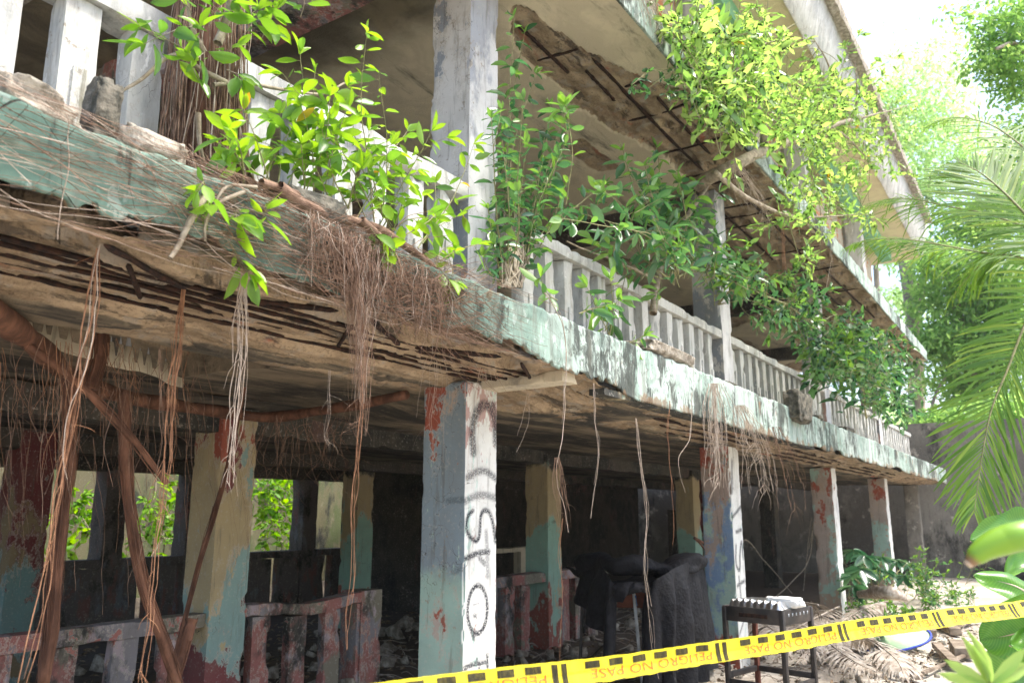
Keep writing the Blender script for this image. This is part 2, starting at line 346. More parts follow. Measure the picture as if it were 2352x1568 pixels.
def soffit_mat(name, raw1, raw2, paint1, paint2, dark):
    t = NT(name); P = t.n('NewGeometry').outputs['Position']
    sx = t.n('Mapping', {'Vector': P, 'Scale': (.35, 1, 1)}).outputs[0]
    raw = t.mix(t.ss(t.noise(sx, 7, 7, .65), .35, .68), raw1, raw2)
    raw = t.mix(t.m_('MULTIPLY', t.ss(t.noise(P, 45, 6, .7), .50, .66), .55), raw, tuple(v * .45 for v in raw1))
    raw = t.mix(t.m_('MULTIPLY', t.ss(t.noise(P, 8, 5, .6), .52, .64), .6), raw, (.30, .275, .235))
    raw = t.mix(t.ss(t.noise(sx, 3.2, 5, .6, .5), .60, .70), raw, (.30, .085, .045))
    raw = t.mix(t.m_('MULTIPLY', t.ss(t.noise(sx, 4.5, 8, .72, .3), .555, .62), .8), raw, (.05, .04, .03))
    pt = t.mix(t.ss(t.noise(P, 2.0, 6, .6, .6), .42, .58), paint1, paint2)
    st_ = t.n('Mapping', {'Vector': P, 'Scale': (.22, 1, 1), 'Location': (4, 2, 0)}).outputs[0]
    pt = t.mix(t.m_('MULTIPLY', t.ss(t.noise(st_, 2.6, 8, .7, .4), .50 - dark, .68 - dark), .9), pt, (.03, .03, .028))
    pt = t.mix(t.m_('MULTIPLY', t.ss(t.noise(P, 9, 6, .65), .58, .66), .5), pt, paint2)
    if 'upper' in name:   # room ceiling turns darker and browner behind the tall column
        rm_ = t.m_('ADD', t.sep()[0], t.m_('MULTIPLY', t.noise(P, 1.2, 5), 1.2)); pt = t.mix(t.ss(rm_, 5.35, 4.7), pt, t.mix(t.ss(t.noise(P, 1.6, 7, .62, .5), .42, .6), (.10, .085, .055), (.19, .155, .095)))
    c = t.mix(t.ss(t.attr(), .35, .6), pt, raw)
    c = t.mix(t.ss(t.attr(), 1.2, 1.6), c, t.mix(t.ss(t.noise(P, 26, 5), .4, .7), (.006, .004, .003), (.028, .014, .009)))
    h = t.m_('ADD', t.noise(P, 26, 8, .7), t.m_('MULTIPLY', t.noise(P, 90, 4), .5))
    return t.fin(c, .95, h, .9, .015)
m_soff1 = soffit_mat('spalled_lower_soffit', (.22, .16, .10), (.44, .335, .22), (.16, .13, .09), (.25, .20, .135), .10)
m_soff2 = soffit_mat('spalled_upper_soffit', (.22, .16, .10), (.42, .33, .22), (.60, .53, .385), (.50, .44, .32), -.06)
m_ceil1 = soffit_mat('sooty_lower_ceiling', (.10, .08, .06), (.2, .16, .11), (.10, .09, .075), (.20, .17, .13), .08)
m_roofs = soffit_mat('yellowed_roof_soffit', (.4, .34, .22), (.5, .42, .3), (.66, .60, .38), (.60, .53, .34), -.10)
def simple(name, c1, c2, scale=8, st=(1, 1, 1), rough=.9, bs=.5, bd=.01, spec=.3, lo=.35, hi=.68):
    t = NT(name); v = t.pos(st); f = t.noise(v, scale, 6, .62)
    return t.fin(t.mix(t.ss(f, lo, hi), c1, c2), rough, t.noise(v, scale * 2.5, 4), bs, bd, spec)
m_rust = simple('flaking_rust', (.008, .005, .004), (.042, .018, .010), 30, rough=.95)
m_mort = simple('sandy_mortar', (.30, .21, .11), (.46, .34, .19), 25, bs=.9, bd=.02)
m_raw = simple('broken_concrete', (.20, .17, .13), (.44, .40, .33), 14, bs=.9, bd=.02)
m_rawdk = simple('dark_mossy_concrete', (.045, .045, .035), (.20, .18, .14), 12, bs=.9, bd=.02)
m_brick = None
def brickmat():
    t = NT('clay_brick_infill'); sp = t.sep(); v = t.n('CombineXYZ', {0: sp[0], 1: sp[2], 2: 0.0}).outputs[0]
    b = t.n('TexBrick', {'Vector': v, 'Color1': (.52, .20, .08), 'Color2': (.40, .16, .07), 'Mortar': (.42, .38, .32), 'Scale': 1.0, 'Mortar Size': .02, 'Brick Width': .4, 'Row Height': .2})
    c = t.mix(t.ss(t.noise(t.pos(), 2, 6, .65), .44, .50), b.outputs['Color'], (.46, .41, .32))
    return t.fin(c, .9, b.outputs['Fac'], .4, .01)
m_brick = brickmat()
m_greenbeam = simple('green_painted_beam', (.16, .38, .22), (.22, .46, .28), 3)
m_tan = simple('tan_plaster', (.52, .42, .27), (.64, .55, .40), 3)
m_root = simple('aerial_root_bark', (.13, .075, .048), (.30, .195, .135), 20, rough=.85)
m_rootp = simple('pale_dry_root', (.33, .26, .20), (.50, .42, .35), 20, rough=.85)
m_rooto = simple('orange_root', (.20, .095, .05), (.40, .21, .115), 20, rough=.8)
m_vine = simple('reddish_brown_vine_bark', (.075, .034, .02), (.17, .08, .048), 14, (1, 1, .4), rough=.8)
m_twig = simple('grey_twig_bark', (.20, .16, .11), (.38, .33, .25), 20, rough=.85)
m_stem = simple('green_brown_stem', (.16, .17, .07), (.30, .28, .13), 12, rough=.6)
m_trunk = simple('grey_trunk_bark', (.22, .18, .15), (.42, .36, .30), 5, (1, 1, .3), rough=.9)
def leafmat(name, c_dark, c_mid, c_lite, trans=.45, rough=.38, yellow=True, spec=.5):
    t = NT(name); a = t.attr()
    c = t.mix(t.ss(a, 0., .55), c_dark, c_mid); c = t.mix(t.ss(a, .5, .95), c, c_lite)
    if yellow: c = t.mix(t.ss(a, .981, .983), c, (.52, .33, .04))
    c = t.mix(t.m_('MULTIPLY', t.noise(t.pos(), 14, 3), .25), c, c_dark)
    p = t.n('BsdfPrincipled', {'Base Color': c, 'Roughness': rough, 'Specular IOR Level': spec})
    tc = t.n('HueSaturation', {'Color': c, 'Hue': .485, 'Saturation': 1.1, 'Value': 1.9}).outputs[0]
    tr = t.n('BsdfTranslucent', {'Color': tc})
    mx = t.n('MixShader', {0: trans, 1: p.outputs[0], 2: tr.outputs[0]}); t.t.links.new(mx.outputs[0], t.out.inputs[0]); return t.m
m_lf_bright = leafmat('young_fig_leaf', (.05, .13, .03), (.12, .26, .035), (.23, .40, .04), .5, .32, spec=.6)
m_lf_dark = leafmat('dark_fig_leaf', (.04, .115, .05), (.08, .20, .06), (.18, .34, .05), .42, .27, spec=.9)
m_lf_up = leafmat('sunlit_fig_leaf', (.09, .21, .05), (.19, .35, .08), (.33, .48, .13), .55, .28, spec=.9)
m_lf_tree = leafmat('feathery_tree_leaf', (.25, .39, .17), (.40, .54, .27), (.52, .63, .36), .65, .45, False)
m_lf_tree2 = leafmat('dense_tree_leaf', (.11, .23, .07), (.22, .38, .10), (.34, .50, .16), .6, .45, False)
m_lf_gard = leafmat('garden_shrub_leaf', (.06, .17, .015), (.13, .32, .02), (.24, .45, .03), .5, .5, False)
m_palm = leafmat('palm_leaflet', (.06, .145, .03), (.12, .235, .04), (.25, .35, .06), .5, .5, False, .25)
m_papaya = leafmat('glossy_broad_leaf', (.025, .09, .045), (.045, .13, .06), (.10, .2, .08), .25, .28, False, .7)
m_straw = simple('dry_palm_straw', (.24, .19, .145), (.50, .45, .39), 12, rough=.9)
m_wood = simple('weathered_plank', (.16, .12, .085), (.34, .28, .22), 6, (1, 1, 1), rough=.9)
def bananamat():
    t = NT('banana_leaf_blade'); a = t.attr()
    u = t.m_('FRACT', t.m_('MULTIPLY', a, 40.0)); rib = t.m_('ABSOLUTE', t.m_('SUBTRACT', u, .5))
    c = t.mix(t.ss(rib, .2, .5), (.09, .24, .04), (.12, .29, .05))
    c = t.mix(t.ss(t.noise(t.pos(), 6, 4), .4, .7), c, (.06, .20, .04))
    c = t.mix(t.ss(t.noise(t.pos(), 22, 6, .7), .66, .70), c, (.26, .20, .06)); c = t.mix(t.ss(rib, .40, .5), c, (.13, .285, .055))
    p = t.n('BsdfPrincipled', {'Base Color': c, 'Roughness': .28, 'Specular IOR Level': .6, 'Normal': t.n('Bump', {'Height': rib, 'Strength': .15, 'Distance': .003}).outputs[0]})
    tr = t.n('BsdfTranslucent', {'Color': t.n('HueSaturation', {'Color': c, 'Hue': .48, 'Saturation': 1.1, 'Value': 2.2}).outputs[0]})
    mx = t.n('MixShader', {0: .4, 1: p.outputs[0], 2: tr.outputs[0]}); t.t.links.new(mx.outputs[0], t.out.inputs[0]); return t.m
m_banana = bananamat()
m_stub = NT('banana_shoot_skin')
_a = m_stub.attr()
_c = m_stub.mix(m_stub.ss(_a, .06, .16), (.22, .12, .05), (.20, .36, .02)); _c = m_stub.mix(m_stub.ss(_a, .02, .04), (.55, .42, .30), _c); _c = m_stub.mix(m_stub.ss(_a, .5, .9), _c, (.15, .32, .03))
m_stub = m_stub.fin(_c, .35, None, spec=.5)
def groundmat():
    t = NT('sandy_ground'); P = t.n('NewGeometry').outputs['Position']
    c = t.mix(t.ss(t.noise(P, 1.1, 7, .62), .38, .62), (.40, .35, .29), (.62, .57, .49))
    c = t.mix(t.m_('MULTIPLY', t.ss(t.noise(P, 7, 6, .7), .56, .66), .7), c, (.22, .17, .12))
    c = t.mix(t.m_('MULTIPLY', t.ss(t.noise(P, 28, 5, .7), .58, .66), .6), c, (.30, .24, .17))
    # littered earth floor of the old hall, its colour darkened further for indoor shade
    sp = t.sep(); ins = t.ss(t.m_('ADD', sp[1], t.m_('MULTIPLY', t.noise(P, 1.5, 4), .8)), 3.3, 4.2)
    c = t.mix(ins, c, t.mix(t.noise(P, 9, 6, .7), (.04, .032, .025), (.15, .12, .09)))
    return t.fin(c, .95, t.m_('ADD', t.noise(P, 12, 7, .7), t.m_('MULTIPLY', t.noise(P, 50, 3), .4)), .9, .03)
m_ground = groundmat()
m_tarp = simple('black_tarpaulin', (.006, .006, .008), (.013, .014, .017), 9, rough=.75, spec=.2, bs=.7, bd=.03)
m_blackmetal = simple('sooty_black_metal', (.012, .011, .011), (.045, .035, .03), 9, rough=.5, spec=.5, bs=.4, bd=.004)
m_foil = NT('crumpled_foil'); m_foil = m_foil.fin((.62, .62, .62), .28, m_foil.noise(m_foil.pos(), 45, 5), .6, .01, .5, 1.0)
m_greymetal = simple('worn_grey_metal', (.30, .33, .36), (.46, .50, .54), 10, rough=.45)
m_bluetape = simple('blue_tape', (.02, .14, .45), (.03, .18, .52), 5, rough=.4)
m_rustpanel = simple('rusty_brown_panel', (.09, .028, .018), (.16, .055, .035), 8, rough=.7)
m_wht = simple('white_plastic', (.70, .70, .68), (.78, .78, .76), 6, rough=.5)
m_lime = simple('pale_green_plastic', (.42, .58, .36), (.52, .66, .44), 6, rough=.5)
m_bluep = simple('blue_plastic', (.04, .07, .42), (.06, .10, .5), 6, rough=.5)
def tapemat():
    t = NT('yellow_tape_film')
    c = t.mix(t.noise(t.pos(), 6, 3), (.80, .66, .01), (.88, .76, .03))
    c = t.mix(t.m_('MULTIPLY', t.ss(t.noise(t.pos(), 30, 6, .7), .55, .70), .35), c, (.40, .30, .04))
    p = t.n('BsdfPrincipled', {'Base Color': c, 'Roughness': .28, 'Specular IOR Level': .5})
    tr = t.n('BsdfTranslucent', {'Color': (.95, .82, .05, 1)})
    mx = t.n('MixShader', {0: .3, 1: p.outputs[0], 2: tr.outputs[0]}); t.t.links.new(mx.outputs[0], t.out.inputs[0]); return t.m
m_tape = tapemat()
m_tblack = simple('worn_black_print', (.022, .018, .004), (.07, .055, .008), 120, (1, 1, .1), rough=.45, lo=.45, hi=.62)
m_tred = simple('red_print', (.62, .12, .02), (.75, .20, .03), 40, rough=.4)
# ------------------------------------------------------------------ the building
YF, YC = 2.40, 3.10
CX = [4.14, 9.22, 14.40, 19.52, 24.50]; CW = .35
Z1, Z2B, Z2, Z3B = 2.84, 5.58, 5.96, 8.80
bld = thing('ruined_building', 'abandoned three storey concrete building with mint green slab edges and peeling painted columns', 'building')
def xs_geo(a, b, k, mn=.012):
    out = [a]
    while out[-1] < b: out.append(out[-1] + max(mn, k * out[-1]))
    return np.array(out)
def soffz(X): return 2.50 - .075 * sst(X, 4.5, 5.4)
def fz(X):
    """ragged lower edge of the green slab front"""
    X = np.asarray(X); p = np.stack([X, 0 * X, 0 * X], 1)
    base = 2.545 - .055 * sst(X, 3.6, 4.3) - .055 * sst(X, 4.6, 5.3)
    n1 = fbm(p * 3.1, 11, 3); n2 = fbm(p * 14, 12, 3); st = vn(p * 20, 77)
    rag = .16 * np.clip(n1 - .47, 0, 1) + .055 * np.clip(n2 - .45, 0, 1) + (.02 * (st > .5) + .012 * (vn(p * 47, 78) > .5)) * np.where(X < 5, 1, .35)
    amt = np.where(X < 5.0, 1.0, np.where(X < 10, .12, .55))
    return base + rag * amt + .10 * sst(X, 10.2, 10.8) * (1 - sst(X, 16, 20)) * np.clip(n1 - .35, 0, 1)
slab = bld_slab = None
X = xs_geo(.35, 24.85, .0065); nr = 22
sl = MB(); box(sl, .3, 24.85, YF + .03, 11.8, 2.775, Z1 - .006)
slab = sl.build('floor_slab', m_raw, bld)
def fascia(X, top, bot, yf, depth, seed, name, mat, parent, coreline=None):
    n = len(X); V = []; A = []
    for k in range(nr):
        t = k / (nr - 1); z = top + (bot - top) * t
        p = np.stack([X * 4, np.full(n, 3.3), z * 4], 1)
        y = yf + .010 * (fbm(p, seed, 5) - .5) - .008 * sst(fbm(p * 2.5, seed + 3, 3), .52, .56)
        V.append(np.stack([X, y, z], 1)); A.append(np.zeros(n))
    p = np.stack([X * 6, 0 * X, 0 * X], 1)
    topback = np.stack([X, np.full(n, yf + depth), top + .004 + .01 * (fbm(p, seed + 9, 3) - .5)], 1)
    c = .018 * np.clip(fbm(p * 1.7, seed + 21, 3) * 2.4 - .9, 0, 1)
    V[0][:, 1] += c; V[0][:, 2] -= 0; V[1][:, 1] += c * .3; V[0][:, 2] -= c * .6
    botback = np.stack([X, np.full(n, yf + .05), bot + .012 + .02 * (fbm(p * 3, seed + 4, 3))], 1)
    botback2 = np.stack([X, np.full(n, yf + .06), bot + .12], 1)
    V = [topback] + V + [botback, botback2]; A = [np.ones(n)] + A + [np.ones(n), np.ones(n)]
    V = np.stack(V, 1).reshape(-1, 3); A = np.stack(A, 1).ravel()
    mb = MB(); mb.add(V, [gridf(n, nr + 3)[:, ::-1]], A); return mb.build(name, mat, parent)
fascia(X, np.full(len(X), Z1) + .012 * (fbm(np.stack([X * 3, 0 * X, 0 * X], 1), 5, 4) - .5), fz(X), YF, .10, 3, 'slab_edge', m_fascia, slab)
tr = MB(); rbox(tr, 4.75, 10.4, YF + .01, YF + .13, 2.425, 2.47, .06, .006, .02, 4); tr.build('slab_edge_trim', m_col_yel, slab)
# --- lower soffit
def groove_rows(X): return [2.715, 2.805, 2.905, 2.99, 3.12]
def yhole(X): return 3.95 + .52 * np.clip(X - 1.7, 0, 2)
def soffit_lower():
    X = np.concatenate([np.arange(.8, 4.9, .013), xs_geo(4.9, 24.8, .0055, .02)])
    Y = np.concatenate([np.arange(2.425, 3.3, .0075), np.arange(3.3, 3.7, .02), np.arange(3.7, 5.2, .045)])
    XX, YY = np.meshgrid(X, Y, indexing='ij'); x = XX.ravel(); y = YY.ravel()
    p = np.stack([x, y, 0 * x], 1); pst = np.stack([x * .45, y, 0 * x], 1)
    n0 = fbm(pst * 5, 41, 5); n1 = fbm(pst * 16, 42, 4); n2 = fbm(p * 1.1, 43, 3)
    z = soffz(x); yd = y + .035 * (fbm(p * 1.3, 45, 3) - .5)
    near = 1 - sst(x, 4.9, 5.7)
    brk = np.clip(near + sst(n2, .40, .5) * sst(x, 6.0, 6.6) + .9 * sst(x, 9.6, 10.2), 0, 1) * (1 - sst(yd, 3.2, 3.36))
    raw = np.maximum(brk, (1 - sst(yd, 3.15, 3.55 + .5 * near)) * sst(n0, .36, .5))
    z = z + .022 * (n0 - .5) * (.4 + raw) + .022 * raw * (n1 - .5) - .012 * raw
    nl_ = fbm(pst * 7, 48, 5); z = z + np.floor(nl_ * 9) / 9 * .085 * raw      # flaked-off layers with crisp steps
    gm = np.zeros(len(x))
    # bar grooves
    for g in groove_rows(x):
        d = np.abs(yd - g); pres = sst(fbm(np.stack([x * 1.1, 0 * x + g * 9, 0 * x], 1), 51, 2), .38, .45) * brk
        hit = (d + .030 * (fbm(p * 9 + g, 52, 4) - .5) < .0155 + .012 * (fbm(p * 2 + g, 53, 2) - .5)) & (pres > .45); gm = np.maximum(gm, hit); z += .05 * hit
    # hollow-block cavities behind the slab edge
    k = np.floor(x / .62); u = x / .62 - k; u = np.where(k % 2 == 1, 1 - u, u); v = (yd - 2.45) / .23
    cav = ((v > 0.02) & (v < 1.0) & (np.abs(u - (.12 + .8 * v)) > .17) & (x < 4.0))
    z += np.where(cav, .10 + .02 * n1, 0) * near
    z -= .035 * sst(yd, 3.14, 3.2) * (1 - sst(yd, 3.62, 3.66)) * (1 - sst(x, 5, 6))    # longitudinal beam
    e = np.where(cav, .50, np.clip(raw * .9 + .1 * n1, 0, 1))
    yh = yhole(x) + .10 * (fbm(p * 5, 61, 3) - .5)
    hole = (x > 1.0) & (x < 3.15) & (y > 3.64) & (y < yh)
    z = np.where(hole, 2.755, z); e = np.where(hole, .9, e)
    deep = sst(yd, 3.7, 4.2); z += .03 * deep
    e = e * (1 - .85 * deep * (1 - hole)); e = np.where((gm > .5) & ~hole, 2.0, e)
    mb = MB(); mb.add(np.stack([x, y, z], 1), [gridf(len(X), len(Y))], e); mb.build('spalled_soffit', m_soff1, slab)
soffit_lower()
cl = MB()
xc = np.linspace(.8, 25, 160); yc = np.linspace(5.19, 11.6, 44); XX, YY = np.meshgrid(xc, yc, indexing='ij'); p = np.stack([XX.ravel(), YY.ravel(), 0 * XX.ravel()], 1)
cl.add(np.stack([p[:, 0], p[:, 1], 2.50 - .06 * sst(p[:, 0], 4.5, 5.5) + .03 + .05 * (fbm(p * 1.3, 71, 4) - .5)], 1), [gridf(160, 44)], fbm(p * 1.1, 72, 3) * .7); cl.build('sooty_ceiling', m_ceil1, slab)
iw = MB()
for k in range(7):   # block infill seen in the hole of the ceiling
    x0 = 1.15 + k * .30; y0 = yhole(x0) + .02; x1 = x0 + .296; y1 = yhole(x1) + .02
    obox(iw, ((x0 + x1) / 2, (y0 + y1) / 2 + .03, 2.69), ((x1 - x0) / 2, (y1 - y0) / 2, 0), (-.02, .03, 0), (0, 0, .085))
iw.build('block_infill', m_block, slab)
iw = MB(); P0 = np.array([1.1, yhole(1.1) + .005, 2.49]); P1 = np.array([3.2, yhole(3.2) + .005, 2.49])
pts = np.linspace(0, 1, 60)
Vt = []
for t in pts:
    x = P0[0] + t * (P1[0] - P0[0]); y = yhole(x) + .005
    zz = 2.605 + .03 * math.sin(t * 19) * (vn(np.array([[t * 20, 0, 0]]), 5)[0])
    Vt += [[x, y, 2.46 + .03 * vn(np.array([[t * 14, 3, 0]]), 6)[0]], [x, y, zz], [x, y + .03, zz]]
iw.add(np.array(Vt), [gridf(60, 3)]); iw.build('cream_plaster_band', m_cplaster, slab)
# --- rusted reinforcement, lower slab
def rebar(P, r, parent, name='rebar'):
    mb = MB(); P = wob(P, .012, 2.5); m = len(P)
    rr = r * (.7 + .9 * fbm(np.stack([np.arange(m) * .55, 0 * P[:, 0], 0 * P[:, 0] + rng.random() * 50], 1), 8, 2))
    rr[0] *= .3; rr[-1] *= .3
    tube(mb, P, rr, 6); return mb.build(name, m_rust, parent)
for gi, g in enumerate(groove_rows(0)):
    for (a, b) in ((.9, 2.1), (2.05, 3.3), (3.25, 4.5)):
        a += rng.uniform(-.15, .15); b += rng.uniform(-.15, .25); xx = np.linspace(a, b, 40)
        rebar(np.stack([xx, g + .012 * np.sin(xx * 1.7 + gi), soffz(xx) + .018 + 0 * xx], 1), .0095, slab)
    for (a, b) in ((6.2 + .3 * gi, 9.3), (10.2 + .2 * gi, 13.6), (14.9, 18.5)):
        if gi % 2 == 0: xx = np.linspace(a, b, 50); rebar(np.stack([xx, g + 0 * xx, soffz(xx) + .012], 1), .012, slab)
for k in range(-0, 7):
    x0 = k * .62; flip = k % 2 == 1
    xa, xb = (x0 + .10, x0 + .56) if not flip else (x0 + .52, x0 + .06)
    if min(xa, xb) < .9: continue
    rebar(np.linspace([xa, 2.47, 2.50], [xb, 2.70, 2.495], 16), .011, slab)
for xa in (1.5, 2.6):
    rebar(np.linspace([xa, 2.6, 2.50], [xa + .3, 3.0, 2.50], 16), .009, slab)
# --- columns -----------------------------------------------------------------
def seg_mask(pts, strokes):
    """soft spray strokes; pts (n,2); strokes: (polyline, width, strength)"""
    out = np.zeros(len(pts))
    for pl, w, st in strokes:
        pl = np.asarray(pl, float); pl = curve(np.c_[pl, np.zeros(len(pl))], 6 * len(pl))[:, :2] if len(pl) > 2 else pl
        d = np.full(len(pts), 1e9)
        for a, b in zip(pl[:-1], pl[1:]):
            ab = b - a; t = np.clip(((pts - a) @ ab) / (ab @ ab + 1e-9), 0, 1)
            d = np.minimum(d, np.linalg.norm(pts - a - t[:, None] * ab, axis=1))
        out = np.maximum(out, st * (1 - sst(d, w * .35, w)))
    return out
def zz(y):  # zoom-picture row on the main column -> height on its face
    py = (1500 + y * .785) * .5742
    return np.array([ony(1105, v, YC)[2] for v in np.atleast_1d(py)])
def st_(pl): # column strokes: zoom pixel -> (u, z); face edges run 340..506 at the top, 318..490 at the foot
    pl = np.asarray(pl, float); l = 340 - 22 * pl[:, 1] / 1500; u = (pl[:, 0] - l) / 168
    return np.c_[CX[0] + u * CW, zz(pl[:, 1])]
th = np.linspace(0, 2 * np.pi, 25)
STK = [(st_([(375, 395), (370, 300), (388, 205), (430, 150), (470, 160), (494, 220), (497, 300)]), .052, .85), (st_([(480, 150), (498, 240), (500, 330)]), .06, .8),
       (st_([(345, 525), (390, 495), (440, 488), (502, 525)]), .034, .75), (st_([(325, 648), (380, 618), (440, 610), (502, 625)]), .034, .65),
       (st_([(372, 690), (345, 720), (340, 790), (365, 830), (390, 842), (405, 810), (412, 720), (432, 688), (460, 702), (478, 760), (490, 850)]), .022, 1),
       (st_([(322, 930), (400, 905), (455, 902)]), .026, .95), (st_([(440, 800), (446, 900), (446, 1030)]), .03, .55), (st_([(405, 930), (430, 960)]), .03, .7),
       (st_(np.c_[393 + 50 * np.cos(th), 1190 + 122 * np.sin(th)]), .024, 1), (st_([(360, 1290), (375, 1340)]), .02, .9), (st_([(375, 1215), (385, 1225)]), .02, .8), (st_([(370, 1165), (400, 1160)]), .012, .6),
       (st_([(313, 1478), (370, 1462), (440, 1468)]), .024, .95), (st_([(440, 1430), (443, 1510)]), .022, .95), (st_([(388, 1440), (405, 1510)]), .018, .85)]
def spray_main(P, ax, side):
    if ax == 1 and side == 0: return seg_mask(P[:, [0, 2]], STK)
    if ax == 0 and side == 0:   # overspray carried round the corner
        q = np.c_[P[:, 1], P[:, 2]]
        return seg_mask(q, [([(YC, 1.74), (YC + .13, 1.735)], .03, .45), ([(YC, 1.33), (YC + .08, 1.30)], .03, .35)])
    return np.zeros(len(P))
X2 = CX[1]
STK2 = [([(X2 + .02, 1.62), (X2 + .34, 1.74)], .03, .9), ([(X2 + .1, 1.45), (X2 + .3, 1.47)], .03, .9), ([(X2 + .08, 1.3), (X2 + .05, 1.1), (X2 + .16, 1.03), (X2 + .2, 1.2), (X2 + .28, 1.33), (X2 + .31, 1.15)], .03, 1),
        ([(X2 + .05, .86), (X2 + .3, .9)], .03, .9), ([(X2 + .12, .95), (X2 + .15, .72)], .035, .8), ([(X2 + .04, .35), (X2 + .3, .55)], .025, .8), ([(X2 + .05, .22), (X2 + .3, .2)], .025, .8), ([(X2 + .1, 2.25), (X2 + .04, 1.9)], .05, .7)]
def spray_2(P, ax, side): return seg_mask(P[:, [0, 2]], STK2) if (ax == 1 and side == 0) else np.zeros(len(P))
def column(x, y, z0, z1, mat, res=.05, seed=0, attr=None, w=CW, amp=.004, chip=.03, name='column', parent=bld, **k):
    mb = MB(); rbox(mb, x, x + w, y, y + w, z0, z1, res, amp, chip, seed, attr=attr, **k); return mb.build(name, mat, parent)
column(CX[0], YC, -.1, 2.50, m_col_main, .0125, 1, spray_main, chip=.022)
column(CX[1], YC, -.1, 2.42, m_col_white, .02, 2, spray_2)
column(CX[2], YC, -.1, 2.42, m_col_green, .05, 3); column(CX[3], YC, -.1, 2.42, m_col_green, .06, 4); column(CX[4], YC, -.1, 2.42, m_ew, .08, 5)
column(CX[0], 5.55, -.1, 2.47, m_col_cream, .03, 6); column(CX[1], 5.55, -.1, 2.44, m_col_yel, .04, 7); column(CX[2], 5.55, -.1, 2.44, m_col_yel, .06, 8)
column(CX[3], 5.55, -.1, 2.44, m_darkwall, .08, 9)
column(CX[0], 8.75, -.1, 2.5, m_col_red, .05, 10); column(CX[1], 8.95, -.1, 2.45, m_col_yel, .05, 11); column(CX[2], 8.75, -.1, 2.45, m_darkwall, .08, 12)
for x in (6.65, 8.0, 10.4, 12.4): column(x, 11.45, -.1, 2.5, m_darkpost, .1, int(x * 10), w=.34)
# short cantilever ribs over the front columns, beams inside
rb = MB(); rbox(rb, CX[0] + .17, CX[0] + .36, YF + .08, YC + .02, 2.462, 2.53, .03, .006, .02, 5); rb.build('cantilever_rib', m_cplaster, slab)
for k, y in enumerate((5.6, 8.8)):
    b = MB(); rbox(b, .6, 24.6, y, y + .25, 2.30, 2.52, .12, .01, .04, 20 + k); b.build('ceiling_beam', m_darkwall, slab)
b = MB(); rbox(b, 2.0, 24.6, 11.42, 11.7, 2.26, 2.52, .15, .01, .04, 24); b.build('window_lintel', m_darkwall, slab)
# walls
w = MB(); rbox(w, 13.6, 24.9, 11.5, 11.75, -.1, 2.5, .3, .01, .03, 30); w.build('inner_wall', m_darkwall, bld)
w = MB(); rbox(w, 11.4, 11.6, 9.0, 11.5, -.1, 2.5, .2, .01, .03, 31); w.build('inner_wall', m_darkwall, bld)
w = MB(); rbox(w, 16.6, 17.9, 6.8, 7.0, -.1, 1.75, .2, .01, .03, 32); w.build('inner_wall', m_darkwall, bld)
w = MB(); rbox(w, 16.0, 16.22, 5.8, 6.1, -.1, 2.4, .1, .01, .03, 33); w.build('timber_prop', m_col_red, bld)
# --- balustrades ---------------------------------------------------------------
def baluster(mb, x, y, z0, z1, w, d, rib=True, seed=0, res=.06):
    ln = rng.normal(0, .012); ch_ = .018 if rng.random() < .65 else .055
    rbox(mb, x, x + w, y, y + d, z0, z1, res, .004, ch_, seed, xf=lambda Q: Q + np.stack([(Q[:, 2] - z0) * ln, 0 * Q[:, 2], 0 * Q[:, 2]], 1))
    if rib: rbox(mb, x + w * .34, x + w * .72, y - .014, y + .004, z0, z0 + (z1 - z0) * rng.uniform(.5, .68), res, .002, .01, seed + 3)
def balustrade(x0, x1, y, zb, zt, pitch, w, d, rh, mrail, mpost, name='balustrade', rib=True, sag=None, first=None, rail=None, res=.05):
    b = thing(name, None, None); b.parent = bld
    r = MB(); xf = None
    if sag:
        def xf(Q):
            Q = Q.copy(); Q[:, 2] += sag(Q[:, 0]); return Q
    ra = rail or (x0, x1)
    rbox(r, ra[0], ra[1], y - .02, y + d + .05, zt - rh, zt, res, .004, .022, int(x0 * 7), xf=xf); r.build('handrail', mrail, b)
    x = first if first is not None else x0 + .1; k = 0
    while x + w < x1 - .02:
        m = MB(); baluster(m, x + rng.uniform(-.008, .008), y + .012, zb, zt - rh - .003 + (sag(np.array([x + w / 2]))[0] if sag else 0), w, d, rib, int(x * 50), max(res, .05)); m.build('baluster', mpost, b)
        x += pitch; k += 1
    return b
ZR = 3.86
balustrade(.9, CX[0], YC + .02, Z1, ZR, .305, .15, .12, .115, m_post, m_post, first=1.125, rail=(.8, CX[0] + .02))
balustrade(CX[0] + CW, CX[1], YC + .02, Z1, ZR - .06, .302, .145, .12, .10, m_post, m_post, first=4.90, rail=(4.75, CX[1]))
for a, b_ in ((1, 2), (2, 3), (3, 4)): balustrade(CX[a] + CW, CX[b_], YC + .02, Z1, ZR - .06, .315, .15, .12, .10, m_post, m_post, res=.08)
sagf = lambda X: -.05 * np.exp(-((X - 5.25) / .35) ** 2)
balustrade(.9, CX[0], 5.6, 0, .90, .42, .19, .09, .11, m_pink, m_pink, rib=False, first=1.3)
balustrade(CX[0] + CW, 6.15, 5.6, 0, .93, .40, .19, .09, .10, m_pink, m_pink, rib=False, sag=sagf, first=4.62, rail=(CX[0] + CW, 5.86))
e = MB(); rbox(e, 5.86, 6.14, 5.59, 5.86, 0, .935, .04, .004, .02, 70); e.build('end_post', m_pink, bld)
balustrade(7.5, CX[1], 5.6, 0, .92, .36, .2, .16, .12, m_pink, m_pink, rib=False)
balustrade(CX[1] + CW, 11.0, 5.6, 0, .92, .36, .2, .16, .12, m_pink, m_pink, rib=False)
balustrade(3.0, 13.5, 11.45, 0, 1.02, .62, .46, .16, .12, m_darkpost, m_darkpost, rib=False, res=.2)
